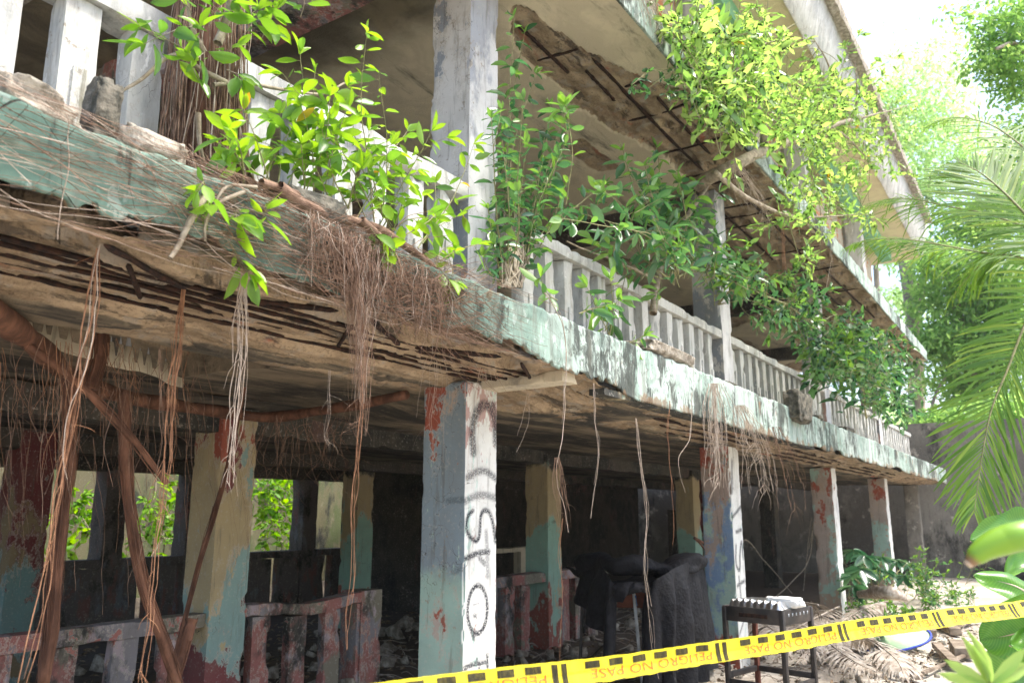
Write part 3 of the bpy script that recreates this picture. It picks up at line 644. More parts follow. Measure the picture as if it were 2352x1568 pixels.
e = MB(); rbox(e, 10.6, 13.2, 8.2, 8.4, .98, 1.06, .1, .004, .02, 71); rbox(e, 10.7, 10.9, 8.22, 8.38, 0, .98, .1, .004, .02, 72); rbox(e, 12.7, 12.9, 8.22, 8.38, 0, .98, .1, .004, .02, 73); e.build('low_counter', m_cplaster, bld)
# --- upper storey ----------------------------------------------------------------
column(CX[0], YC, Z1 - .02, Z2B + .02, m_col_grey, .03, 101)
for k, x in enumerate(CX[1:4]): column(x + .02, YC, Z1 - .02, Z2B + .02, m_col_grey, .05, 102 + k)
for k, x in enumerate(CX[:4]): column(x, 5.9, Z1 - .02, Z2B, m_cplaster, .15, 110 + k)
# upper slab
X = xs_geo(2.2, 23.4, .0065, .02)
us = MB(); box(us, 2.3, 23.4, YF + .05, 8.5, 5.74, Z2 - .06); uslab = us.build('upper_slab', m_raw, bld)
pz = np.stack([X * 5, 0 * X, 0 * X], 1)
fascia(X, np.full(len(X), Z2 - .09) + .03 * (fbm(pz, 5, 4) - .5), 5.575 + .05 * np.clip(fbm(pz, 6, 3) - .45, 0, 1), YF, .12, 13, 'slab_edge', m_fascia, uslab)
t2 = MB(); rbox(t2, 2.3, 23.3, YF + .05, 3.2, Z2 - .085, Z2, .07, .02, .05, 15); t2.build('crumbling_topping', m_rawdk, uslab)
def inpoly(x, y, poly):
    poly = np.asarray(poly); r = np.zeros(len(x), bool); j = len(poly) - 1
    for i in range(len(poly)):
        xi, yi = poly[i]; xj, yj = poly[j]
        c = ((yi > y) != (yj > y)) & (x < (xj - xi) * (y - yi) / (yj - yi + 1e-12) + xi); r ^= c; j = i
    return r
BR1 = [(4.75, 3.05), (5.1, 3.42), (5.7, 3.52), (6.4, 3.5), (7.0, 3.5), (7.9, 3.25), (8.7, 3.3), (9.6, 4.6), (23.2, 4.6), (23.2, 2.4), (6.9, 2.4), (6.6, 2.62), (6.0, 2.78), (5.5, 2.95)]
def soffit_upper():
    X = np.concatenate([np.arange(2.6, 9.4, .024), xs_geo(9.4, 23.3, .006)]); Y = np.concatenate([np.arange(2.42, 3.75, .024), np.arange(3.75, 8.6, .07)])
    XX, YY = np.meshgrid(X, Y, indexing='ij'); x = XX.ravel(); y = YY.ravel(); p = np.stack([x, y, 0 * x], 1)
    dx = x + .35 * (fbm(p * 2.2, 141, 4) - .5); dy = y + .35 * (fbm(p * 2.2, 145, 4) - .5)
    brk = inpoly(dx, dy, BR1).astype(float)
    n0 = fbm(p * 5, 41, 5); n1 = fbm(p * 15, 43, 4); big = fbm(p * .8, 47, 3)
    dmg2 = (sst(big, .56, .6) * (x > 6) * (y > 3.8)).astype(float) * .9
    br = np.maximum(brk, dmg2)
    nl_ = fbm(p * 6, 48, 5); z = Z2B + .006 * (n0 - .5) + br * (.012 + np.floor(nl_ * 8) / 8 * .09 - .03 + .02 * (n1 - .5))
    blk = (np.floor(x / .42) + np.floor(y / .27)) % 3 == 0
    z += brk * blk * (x > 6.8) * .07 * (n0 > .4)
    e = np.clip(br * .95 + .18 * (n1 > .62), 0, 1)
    mb = MB(); mb.add(np.stack([x, y, z], 1), [gridf(len(X), len(Y))], e); mb.build('spalled_ceiling', m_soff2, uslab)
soffit_upper()
for (a, b, y) in ((4.98, 5.85, 3.27), (5.9, 6.55, 3.12), (5.75, 8.6, 2.98), (6.7, 8.2, 2.75), (8.9, 12.5, 3.3), (9.2, 12.9, 2.85), (10.1, 13.9, 3.7), (12.6, 16.8, 3.05), (13.5, 17.5, 2.7), (15.1, 19, 3.5), (16.5, 21, 2.9), (10.3, 13.5, 4.2)):
    xx = np.linspace(a, b, 40); rebar(np.stack([xx, y + .03 * np.sin(xx), Z2B + .004 + 0 * xx], 1), .015, uslab)
for (x, a, b) in ((5.55, 3.0, 3.4), (6.35, 2.7, 2.95), (7.0, 2.55, 3.2), (7.9, 2.5, 3.2), (8.7, 2.5, 3.3), (9.0, 2.6, 3.3), (9.9, 2.5, 4.3), (10.3, 2.6, 4.4), (10.7, 2.6, 4.4), (12.2, 2.5, 4.4), (13.4, 2.5, 4.4), (15, 2.5, 4.4)):
    yy = np.linspace(a, b, 16); rebar(np.stack([x + .02 * np.sin(yy * 7), yy, Z2B + .008 + 0 * yy], 1), .010, uslab)
b = MB(); rbox(b, 3.42, 3.72, 3.45, 8.4, 5.22, 5.6, .1, .01, .03, 150); b.build('ceiling_beam', m_pink, uslab)
for k, x in enumerate((9.24, 14.4, 19.5)):
    b = MB(); rbox(b, x, x + .3, 3.45, 8.4, 5.3, 5.6, .1, .01, .04, 151 + k); b.build('ceiling_beam', m_darkwall, uslab)
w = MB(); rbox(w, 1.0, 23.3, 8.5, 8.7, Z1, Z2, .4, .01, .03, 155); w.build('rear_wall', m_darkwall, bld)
# top storey
for k, x in enumerate((9.28, 14.3, 19.5)): column(x, YC, Z2 - .05, Z3B, m_post, .08, 160 + k)
for k, (a, b_) in enumerate(((9.66, 14.3), (14.68, 19.5), (19.9, 23.2), (4.4, 9.28))):
    w = MB(); rbox(w, a, b_, 3.5, 3.65, Z2, 8.5, .2, .006, .03, 170 + k); w.build('brick_infill', m_brick, bld)
gb = MB(); rbox(gb, 4.0, 23.6, 3.02, 3.3, 8.5, Z3B + .02, .15, .005, .02, 175); gb.build('roof_beam', m_greenbeam, bld)
X = xs_geo(5.0, 24.6, .01, .05); Yr = np.array([2.4, 2.5, 2.7, 2.9, 3.1, 3.5, 4.2, 5.0])
XX, YY = np.meshgrid(X, Yr, indexing='ij'); p = np.stack([XX.ravel(), YY.ravel(), 0 * XX.ravel()], 1)
rs = MB(); box(rs, 5.0, 24.6, YF + .02, 5.0, Z3B + .03, Z3B + .2); roof = rs.build('roof_slab', m_raw, bld)
r2 = MB(); r2.add(np.stack([p[:, 0], p[:, 1], Z3B + .01 * (fbm(p * 2, 3, 3) - .5)], 1), [gridf(len(X), len(Yr))], fbm(p * 1.3, 8, 3) * .62); r2.build('roof_soffit', m_roofs, roof)
# leaning white eave band; dark coping given pale concrete to stand in for glare
ev = MB(); nE = len(X); V = []
pe = np.stack([X * 2, 0 * X, 0 * X], 1)
for (y, z) in ((2.41, Z3B - .03), (2.38, Z3B - .02), (2.28, 9.25), (2.17, 9.72), (2.24, 9.74)): V.append(np.stack([X, y + .01 * (fbm(pe, 4, 2) - .5), z + 0 * X], 1))
ev.add(np.stack(V, 1).reshape(-1, 3), [gridf(nE, 5)]); ev.build('eave_band', m_post, roof)
cp = MB(); rbox(cp, 5.0, 24.6, 2.02, 2.22, 9.70, 9.95, .12, .02, .05, 180); cp.build('eave_coping', m_raw, roof)
# concrete lump stuck on the slab edge, loose slabs and rubble on the ledge: things of their own
def rock(name, label, cat, c, size, mat, seed, group=None, rot=0.0, sub=3, flat=0):
    """irregular broken lump, standing on c"""
    n = 22; th = np.linspace(0, 2 * np.pi, 2 * n, endpoint=False); ph = np.linspace(0, np.pi, n)
    T, Pp = np.meshgrid(th, ph, indexing='ij'); d = np.stack([np.sin(Pp) * np.cos(T), np.sin(Pp) * np.sin(T), np.cos(Pp)], -1).reshape(-1, 3)
    q = np.sign(d) * np.abs(d) ** .42; q *= (.70 + .6 * np.floor(fbm(d * 2.1 + seed, seed, 3) * 9) / 9)[:, None]; q += .22 * (fbm(d * 7 + seed, seed + 4, 4) - .5)[:, None] * d
    q *= np.asarray(size) / 2; cr, sr = math.cos(rot), math.sin(rot); q = np.stack([q[:, 0] * cr - q[:, 1] * sr, q[:, 0] * sr + q[:, 1] * cr, q[:, 2]], 1)
    q[:, 2] -= q[:, 2].min(); q += np.asarray(c)
    m2 = 2 * n; i, j = np.meshgrid(np.arange(m2), np.arange(n - 1), indexing='ij'); i = i.ravel(); j = j.ravel(); k = (i + 1) % m2
    mb = MB(); mb.add(q, [np.stack([i * n + j, i * n + j + 1, k * n + j + 1, k * n + j], 1)]); o = mb.build(name, mat)
    return tag(o, label, cat, group)
rock('loose_slab', 'long flat broken concrete slab lying on the green ledge right of the tall column', 'concrete slab', (5.95, 2.52, Z1), (1.1, .30, .10), m_raw, 3, rot=.02)
rock('concrete_lump', 'square grey mould-topped concrete lump sticking out over the green ledge', 'concrete lump', (9.55, 2.36, 2.66), (.62, .22, .36), m_rawdk, 5)
G = 'rubble along the balcony ledge'
for k, (x, y, s, m, lb) in enumerate(((1.06, 2.54, (.26, .22, .10), m_raw, 'pale flat rubble piece at the far left of the ledge'), (1.30, 2.50, (.10, .12, .22), m_rawdk, 'dark upright rubble wedge on the ledge below the second white post'),
        (1.47, 2.52, (.26, .2, .10), m_raw, 'tan rubble piece beside the dark wedge, left of the root trunk'), (2.18, 2.50, (.34, .2, .13), m_rawdk, 'mossy dark slab piece on the ledge below the bright fig shoots'),
        (2.5, 2.52, (.3, .2, .06), m_raw, 'flat pale chunk among roots under the bright fig shoots'), (4.36, 2.62, (.26, .2, .07), m_rawdk, 'dark rubble chunk on the ledge at the foot of the tall column'),
        (4.95, 2.52, (.2, .12, .03), m_raw, 'thin pale flake on the ledge right of the tall column'), (7.45, 2.5, (.4, .14, .04), m_rawdk, 'thin dark flake on the ledge before the second upper column'), (10.9, 2.5, (.5, .2, .06), m_rawdk, 'dark flat rubble on the ledge beyond the concrete lump'), (12.7, 2.5, (.6, .2, .07), m_rawdk, 'farthest dark rubble on the ledge'))):
    rock('rubble', lb, 'rubble', (x, y, Z1 - .01), s, m, 20 + k, G, rng.uniform(-.3, .3))
# garden walls
gw = MB(); rbox(gw, 25.3, 25.6, -14, 14, -.2, 4.15, .25, .02, .05, 200); tag(gw.build('end_wall', m_ew), 'tall grey mouldy wall closing the yard beyond the last column', 'wall')
gw = MB(); rbox(gw, -4, 25.3, 16.0, 16.25, -.2, 4.4, .3, .02, .05, 201); tag(gw.build('back_garden_wall', m_bw), 'mossy cream garden wall seen through the openings behind the hall', 'wall')
# ground
def gz(x, y):
    p = np.stack([x, y, 0 * x], 1); return .05 * (fbm(p * .9, 301, 4) - .5) + .035 * (fbm(p * 5, 302, 3) - .5) - .03
gx = np.concatenate([-np.geomspace(400, 2, 22), np.arange(-1.5, 20, .1), np.geomspace(20, 400, 40)]); gy = np.concatenate([-np.geomspace(400, 3.2, 26), np.arange(-3, 12, .1), np.geomspace(12, 400, 26)])
XX, YY = np.meshgrid(gx, gy, indexing='ij'); mb = MB(); mb.add(np.stack([XX.ravel(), YY.ravel(), gz(XX.ravel(), YY.ravel())], 1), [gridf(len(gx), len(gy))])
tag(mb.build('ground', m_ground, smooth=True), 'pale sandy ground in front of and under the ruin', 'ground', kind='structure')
# ------------------------------------------------------------------ plants
def strand(mb, P, r, wa=.02, wf=4, n=4, a=0.0):
    P = wob(curve(P, max(10, 6 * len(P))), wa, wf); m = len(P); tube(mb, P, np.linspace(r, r * .55, m), n, a, cap=False)
def shoot(sm, lm, base, tip, r=.004, nl=14, L=.11, W=.045, kind='fig', tint=(.3, 1), bow=.06, t0=.2, droop=.35, top=3, side=0):
    base = np.asarray(base, float); tip = np.asarray(tip, float); ln = np.linalg.norm(tip - base)
    mid = (base + tip) / 2 + rng.normal(0, bow, 3) * ln
    P = wob(curve([base, mid, tip], 18), .012, 5); tube(sm, P, np.linspace(r, r * .35, len(P)), 4, cap=False)
    T = unit(np.gradient(P, axis=0)); s = np.linspace(t0, 1, nl) ** .9; idx = s * (len(P) - 1); i0 = np.clip(idx.astype(int), 0, len(P) - 2); f = (idx - i0)[:, None]
    pos = P[i0] * (1 - f) + P[i0 + 1] * f; tg = T[i0]
    ang = np.arange(nl) * 2.4 + rng.uniform(0, 6.3) + rng.normal(0, .4, nl)
    A, B = frame_of(unit(tip - base))
    rad = np.cos(ang)[:, None] * A + np.sin(ang)[:, None] * B
    D = unit(rad * .85 + tg * .45 + rng.normal(0, .22, (nl, 3)) + np.array([0, 0, -droop]))
    Ls = L * rng.uniform(.4, 1.2, nl) * (.75 + .35 * np.sin(np.linspace(.3, 2.6, nl)))
    pt = pos + D * (Ls * .16)[:, None]
    for p, q in zip(pos, pt): tube(sm, np.array([p, q]), r * .35, 3, cap=False)
    ti = rng.uniform(tint[0], tint[1], nl)
    leaves(lm, pt, D, Ls, Ls * W / L, kind, tint=ti)
    for k in range(top):
        d = unit(T[-1] + rng.normal(0, .55, 3)); l = L * rng.uniform(.5, .95)
        leaves(lm, [P[-1]], [d], l, l * W / L, kind, tint=min(1, tint[1] * rng.uniform(.8, 1)))
    if side:
        for k in range(side):
            j = int(rng.uniform(.3, .85) * (len(P) - 1)); d = unit(T[j] * .7 + rng.normal(0, .7, 3) + [0, 0, .15]); l = ln * rng.uniform(.2, .45)
            shoot(sm, lm, P[j], P[j] + d * l, r * .6, max(4, int(nl * .5)), L, W, kind, tint, bow, .15, droop, 2)
def finish(th, sm, lm, smat, lmat, sn='stem', ln='foliage'):
    if sm.n: sm.build(sn, smat, th, smooth=True)
    if lm.n: lm.build(ln, lmat, th, smooth=True)
def clump(sm, lm, cx, cy, rx, ry, Y0, Y1, nt, nl, L, W, tlen, kind='mid', tint=(.1, .9), droop=.3, bias=(0, 0, .4), r=.004, anc=None):
    for k in range(nt):
        a = rng.uniform(0, 6.283); q = math.sqrt(rng.uniform(0, 1)); Y = rng.uniform(Y0, Y1)
        c = ony(cx + rx * q * math.cos(a), cy + ry * q * math.sin(a), Y)
        d = unit(rng.normal(0, 1, 3) * [1, .8, .8] + np.asarray(bias)); l = tlen * rng.uniform(.5, 1.2)
        if anc is not None:
            b0 = c - d * l * .5; a_ = np.asarray(anc); dd_ = np.linalg.norm(a_ - b0, axis=1) + rng.uniform(0, .25, len(a_)); q_ = a_[dd_.argmin()]; strand(sm, [q_, q_ * .5 + b0 * .5 + rng.normal(0, .06, 3) * dd_.min(), b0], r * 1.3, .03, 2, 4)
        shoot(sm, lm, c - d * l * .5, c + d * l * .5, r, nl, L, W, kind, tint, .08, .1, droop, 2)
# --- A. fig strangling the balustrade on the left
fig = thing('strangler_fig', 'fig trunk wrapped in brown aerial roots gripping the white balustrade at the left', 'tree')
core = MB(); cpts = [ony(470, 440, 2.86), ony(468, 300, 2.88), ony(478, 120, 2.90), ony(492, -60, 2.92), ony(505, -260, 2.95)]
tube(core, wob(curve(cpts, 30), .02, 2), np.linspace(.10, .075, 32)[:len(curve(cpts, 30))], 10); core.build('trunk', m_vine, fig, smooth=True)
ro = MB(); rp = MB(); CP = curve(cpts, 40)
for k in range(300):
    a = rng.uniform(0, 6.283); rad = rng.uniform(.08, .165); t0 = rng.uniform(.3, 1); tm = int(t0 * (len(CP) - 1)); seg = CP[:tm + 1][::4] if tm > 8 else CP[:9:2]
    A, B = RT, FW; tw = rng.uniform(-.8, .8)
    fl = np.linspace(1.25, .95, len(seg)); an = a + tw * np.linspace(0, 1, len(seg))
    P = seg + (np.cos(an) * fl * rad)[:, None] * A + (np.sin(an) * fl * rad * .8)[:, None] * B
    P[0] += [0, rng.uniform(-.08, .0), -.02]
    strand(rp if k % 6 == 0 else ro, P, rng.uniform(.0016, .0055), .022, 3.5, 4)
for k in range(70):   # roots spilling right over the ledge from the trunk foot
    x0 = rng.uniform(420, 560); P = [ony(x0, rng.uniform(330, 420), 2.75), ony(x0 + rng.uniform(10, 80), rng.uniform(400, 450) + .25 * (x0 - 450), 2.50), ony(x0 + rng.uniform(60, 200), rng.uniform(450, 520) + .35 * (x0 - 450), 2.37)]
    strand(ro, P, rng.uniform(.002, .004), .03, 4)
ro.build('aerial_root', m_root, fig, smooth=True)
# mat of roots across the green slab edge
rm = MB()
for k in range(430):
    x0 = rng.uniform(.75, 3.1); l = rng.uniform(.25, 1.3); dirn = 1 if rng.random() < .7 else -1
    z0 = rng.uniform(2.56, 2.84); sl_ = rng.normal(-.05, .14) if rng.random() < .75 else rng.normal(0, .6)
    if rng.random() < .45: x0 = rng.uniform(1.5, 2.9)
    n = 5; xx = x0 + dirn * l * np.linspace(0, 1, n); zz_ = z0 + sl_ * l * np.linspace(0, 1, n)
    zz_ = np.clip(zz_, 2.50, 2.86); keep = xx > .6
    if keep.sum() < 3: continue
    P = np.stack([xx, np.full(n, 2.378) - rng.uniform(0, .02), zz_], 1)[keep]
    tgt = rp if rng.random() < .22 else rm
    strand(tgt, P, rng.uniform(.0007, .0019), .045, 3.0, 3)
rm.build('root_mat', m_root, fig, smooth=True); rp.build('pale_root', m_rootp, fig, smooth=True)
bs_ = MB(); bl = MB()
for P, r in (([(520, 190), (470, 165), (400, 130), (320, 190), (235, 240)], .012), ([(490, 195), (560, 190), (640, 205), (740, 215), (790, 190)], .010), ([(470, 120), (440, 60), (425, -20)], .012), ([(500, 100), (520, 40), (528, -30)], .02), ([(455, 260), (462, 330), (478, 400)], .012), ([(560, 440), (500, 470), (470, 520), (468, 560)], .009), ([(478, 440), (440, 500), (410, 560), (390, 590)], .014), ([(590, 430), (520, 430), (478, 500)], .008)):
    Yb = 2.72 if P[0][1] < 420 else 2.36
    strand(bs_, [ony(x, y, Yb) for x, y in P], r, .015, 3, 6)
for bx, by, tx, ty, nl in ((455, 60, 330, 100, 7), (440, 30, 395, -40, 8), (480, 60, 505, 10, 7), (470, 150, 460, 60, 4), (540, 60, 610, 0, 9), (560, 80, 590, 20, 8), (420, 110, 325, 60, 8), (470, 120, 445, 140, 4), (510, 120, 545, 100, 5), (520, 160, 560, 180, 5), (500, 60, 540, -20, 8), (600, 90, 630, 20, 8), (690, 40, 700, -30, 6), (480, 220, 430, 130, 4)):
    shoot(bs_, bl, ony(bx, by, 2.7), ony(tx, ty, 2.62), .003, nl, .11, .047, 'fig', (.2, .85))
finish(fig, bs_, bl, m_twig, m_lf_bright, 'branch')
# --- B. bright young fig on the ledge
yf = thing('young_fig', 'bright yellow-green young fig sprouting over the left ledge with a shaggy root mass below', 'plant')
sm = MB(); lm = MB(); S = [(700, 430, 690, 125), (720, 440, 722, 165), (880, 500, 845, 78), (880, 490, 870, 165), (870, 480, 935, 300), (870, 520, 990, 300), (860, 490, 650, 170), (640, 420, 640, 260), (620, 420, 560, 250), (560, 400, 520, 300), (590, 400, 500, 330), (560, 430, 545, 320), (700, 450, 760, 220), (740, 460, 800, 250), (760, 470, 770, 250), (800, 480, 740, 300), (820, 500, 900, 330), (880, 520, 960, 390), (900, 540, 920, 400), (930, 540, 1000, 420), (970, 560, 1090, 330), (880, 500, 800, 200), (890, 540, 1000, 500), (960, 570, 1060, 490), (920, 560, 880, 430), (1000, 610, 1040, 560), (1010, 600, 1100, 560), (1040, 640, 1030, 590), (860, 510, 850, 390), (800, 480, 830, 390), (700, 440, 690, 330), (660, 430, 720, 300), (610, 420, 680, 280), (760, 470, 690, 240), (840, 500, 780, 340), (900, 520, 850, 300)]
for bx, by, tx, ty in S:
    shoot(sm, lm, ony(bx, by, 2.52), ony(tx, ty, rng.uniform(2.35, 2.62)), .0042, int(4 + np.hypot(bx - tx, by - ty) / 26), .112, .044, 'fig', (.25, .985), .05, .25, .45, 3, side=1 if rng.random() < .12 else 0)
for bx, by, tx, ty in ((500, 430, 480, 470), (590, 530, 612, 480), (530, 560, 575, 630), (850, 520, 885, 560), (1000, 600, 1045, 650), (900, 540, 890, 590), (470, 430, 450, 440), (560, 470, 540, 500)):
    shoot(sm, lm, ony(bx, by, 2.38), ony(tx, ty, 2.34), .003, 6, .11, .05, 'fig', (.5, .98), .1, .3, .5, 2)
finish(yf, sm, lm, m_stem, m_lf_bright)
gb_ = MB(); strand(gb_, [ony(x, y, 2.42) for x, y in ((640, 430), (700, 470), (760, 500), (830, 510), (900, 540), (970, 590), (1035, 650))], .028, .03, 3, 8)
strand(gb_, [ony(x, y, 2.44) for x, y in ((600, 420), (690, 450), (760, 490))], .02, .03, 3, 7); strand(gb_, [ony(x, y, 2.40) for x, y in ((830, 505), (880, 560), (880, 620))], .02, .03, 3, 7)
gb_.build('gnarled_branch', m_root, yf, smooth=True)
r1 = MB(); r2_ = MB()
for k in range(430):
    x0 = rng.normal(820, 26) if k % 4 == 0 else rng.uniform(700, 1035); y0 = 470 + (x0 - 700) * .5 + rng.uniform(0, 30)
    ln = rng.uniform(50, 190) if k % 4 else rng.uniform(140, 420); Yd = 2.36 - rng.uniform(0, .09)
    dx = (825 - x0) * .8 * min(1, ln / 300) if k % 4 == 0 else rng.normal(0, 30)
    P = [ony(x0, y0, Yd + .03), ony(x0 + dx * .4 + rng.normal(0, 6), y0 + ln * .45, Yd), ony(x0 + dx + rng.normal(0, 8), y0 + ln, Yd)]
    strand(r2_ if rng.random() < .18 else r1, P, rng.uniform(.0007, .0017), .045, 6, 3)
for k in range(260):   # tangle
    x0 = rng.uniform(690, 1030); y0 = 490 + (x0 - 700) * .5 + rng.uniform(0, 130); a = rng.uniform(-.6, 1.2)
    l = rng.uniform(60, 170); strand(r1, [ony(x0, y0, 2.35), ony(x0 + l * .5, y0 + l * .5 * a + rng.normal(0, 20), 2.32), ony(x0 + l, y0 + l * a, 2.36)], rng.uniform(.001, .0025), .03, 5, 3)
r1.build('root_mass', m_root, yf, smooth=True); r2_.build('pale_root', m_rootp, yf, smooth=True)
# --- hanging root bundles, each a thing
HG = 'aerial roots hanging from the slab edges'
def hang(label, pts, n, r, mat, Y, spread=6, name='hanging_root', wa=.03, fray=0, frayl=0):
    mb = MB()
    for k in range(n):
        o = rng.normal(0, spread, 2); P = [ony(x + o[0] * (.4 + .6 * min(1, i)), y, Y + o[1] * .002) for i, (x, y) in enumerate(pts)]
        if n > 1 and k > n * .4: P = P[:max(3, int(len(P) * rng.uniform(.55, 1)))] if len(P) > 3 else P
        strand(mb, P, r * rng.uniform(.45, 1.35), wa, 5, 4)
    for k in range(fray):
        i = rng.integers(len(pts) - 1); t = rng.random(); q = (1 - t) * np.array(pts[i]) + t * np.array(pts[i + 1]); d = rng.normal(0, 1, 2) * [22, 10] + [0, frayl * rng.uniform(.4, 1)]
        strand(mb, [ony(q[0], q[1], Y), ony(q[0] + d[0] * .7, q[1] + d[1] * .5, Y - .02), ony(q[0] + d[0], q[1] + d[1], Y)], r * .55, .02, 6, 3)
    return tag(mb.build(name, mat, smooth=True), label, 'aerial root', HG)
hang('pale string-like root hanging down the far left end of the green ledge', [(152, 262), (163, 290), (160, 380), (150, 470), (143, 520), (140, 550)], 1, 0.0022, m_rootp, 2.365)
hang('long reddish root rope hanging farthest left, past the pink rail to the floor', [(225, 570), (215, 700), (185, 860), (160, 1000), (135, 1150), (110, 1300), (75, 1460), (45, 1570)], 5, 0.0025, m_rooto, 2.62, 4, fray=14, frayl=60)
hang('pale root strand ending in a white tip beside the reddish rope', [(230, 560), (210, 760), (180, 870), (160, 960), (150, 1050), (158, 1090)], 2, 0.0020, m_rootp, 2.5, 3)
hang('orange twisted root bundle hanging in front of the dark hall at left', [(420, 660), (405, 800), (385, 950), (380, 1060), (365, 1200), (350, 1340), (335, 1470), (318, 1570)], 7, 0.0027, m_rooto, 2.75, 5, fray=22, frayl=70)
hang('pair of brown roots hanging just left of the orange bundle', [(370, 800), (375, 950), (380, 1000), (362, 1120), (330, 1280)], 4, 0.0015, m_root, 2.9, 6, fray=12, frayl=60)
hang('pale multi-strand root curtain hanging in front of the cream column', [(560, 640), (550, 740), (548, 830), (535, 950), (525, 1040), (520, 1110)], 11, 0.0020, m_rootp, 2.5, 9, fray=16, frayl=70)
hang('fine dark roots trailing down the face of the cream column', [(560, 960), (545, 1060), (560, 1160), (570, 1250), (560, 1330)], 9, 0.0012, m_root, 5.2, 22, fray=10, frayl=80)
hang('shaggy brown bundle tapering to an orange thread left of the graffiti column', [(828, 690), (832, 800), (828, 920), (820, 1010), (815, 1080), (808, 1180), (812, 1300), (800, 1400), (798, 1490)], 5, 0.0014, m_rooto, 2.36, 4)
hang('thick brown root tuft under the shaggy root mass left of the graffiti column', [(818, 640), (826, 760), (828, 880), (822, 1000)], 34, 0.0013, m_root, 2.345, 13, fray=26, frayl=50)
hang('thin forked root left of the shaggy tuft', [(757, 850), (752, 940), (745, 1000), (748, 1020)], 3, 0.0012, m_rootp, 2.5, 5, fray=5, frayl=60)
hang('fine roots trailing over the top of the graffiti column', [(1000, 780), (995, 880), (985, 960), (990, 1060)], 9, 0.0011, m_rootp, 2.9, 22, fray=10, frayl=40)
hang('fine roots trailing down the white side of the graffiti column', [(1112, 820), (1110, 900), (1095, 980), (1090, 1100)], 8, 0.0010, m_rootp, 2.8, 20, fray=8, frayl=50)
hang('long pale root dropping from the ledge to a frayed tail right of the graffiti column', [(1250, 672), (1290, 740), (1296, 860), (1290, 970), (1278, 1060), (1284, 1120), (1298, 1220)], 2, 0.0027, m_rootp, 2.36, 2)
hang('frayed brown tail of roots right of the graffiti column', [(1280, 1050), (1285, 1110), (1295, 1170), (1300, 1215)], 16, 0.0013, m_root, 2.37, 7, fray=8, frayl=30)
hang('bare thread root falling to the ground right of the frayed tail', [(1292, 1190), (1288, 1280), (1294, 1370), (1290, 1510)], 2, 0.0013, m_rooto, 2.38, 2)
hang('short wavy forked root hanging left of the tarpaulins', [(1365, 880), (1368, 960), (1378, 1030), (1368, 1110), (1356, 1190)], 3, 0.0020, m_rootp, 2.38, 3)
hang('short curling root hanging just right of the graffiti column', [(1215, 900), (1212, 960), (1200, 1000), (1184, 1040)], 2, 0.0015, m_rootp, 2.6, 3)
hang('long brown root hanging in front of the tarpaulins', [(1460, 960), (1472, 1080), (1485, 1180), (1480, 1290), (1490, 1390), (1500, 1480), (1510, 1560)], 4, 0.0022, m_rootp, 2.36, 3)
hang('thin root with a white scrap caught on it right of the tarpaulins', [(1538, 920), (1536, 1040), (1545, 1130), (1544, 1250)], 2, 0.0020, m_rooto, 2.36, 2)
hang('thin pale root hanging left of the second painted column', [(1590, 900), (1585, 1000), (1560, 1060), (1575, 1130)], 2, 0.0020, m_rootp, 2.36, 4)
hang('frizzy root tuft hanging over the top of the second painted column', [(1640, 880), (1645, 960), (1650, 1040), (1650, 1120)], 34, 0.0026, m_rootp, 2.34, 20, fray=40, frayl=60, wa=.05)
hang('frizzy root tuft hanging right of the second painted column', [(1700, 930), (1730, 1000), (1750, 1060), (1760, 1130)], 24, 0.0029, m_rootp, 2.34, 18, fray=34, frayl=70, wa=.06)
hang('wavy bare roots hanging between the second and third painted columns', [(1780, 980), (1800, 1050), (1820, 1110), (1825, 1170)], 12, 0.0030, m_root, 2.34, 26, fray=16, frayl=60, wa=.06)
hang('thin dark roots hanging from the upper slab over the balcony', [(1790, 470), (1797, 540), (1800, 620), (1812, 700)], 7, 0.0027, m_rooto, 2.5, 12)
hang('single thin root looping from the upper slab edge at the far bay', [(1912, 530), (1912, 600), (1905, 650), (1898, 690)], 2, 0.0030, m_rootp, 2.36, 2)
hang('tuft of pale dry roots spilling over the upper slab edge at the top', [(1480, -20), (1500, 20), (1515, 60), (1530, 100)], 30, 0.0021, m_rootp, 2.36, 14, fray=40, frayl=30, wa=.05)
hang('dry pale roots over the upper slab edge below the leafy branch', [(1690, 380), (1720, 430), (1745, 480), (1760, 530)], 26, 0.0021, m_rootp, 2.36, 16, fray=30, frayl=30, wa=.05)
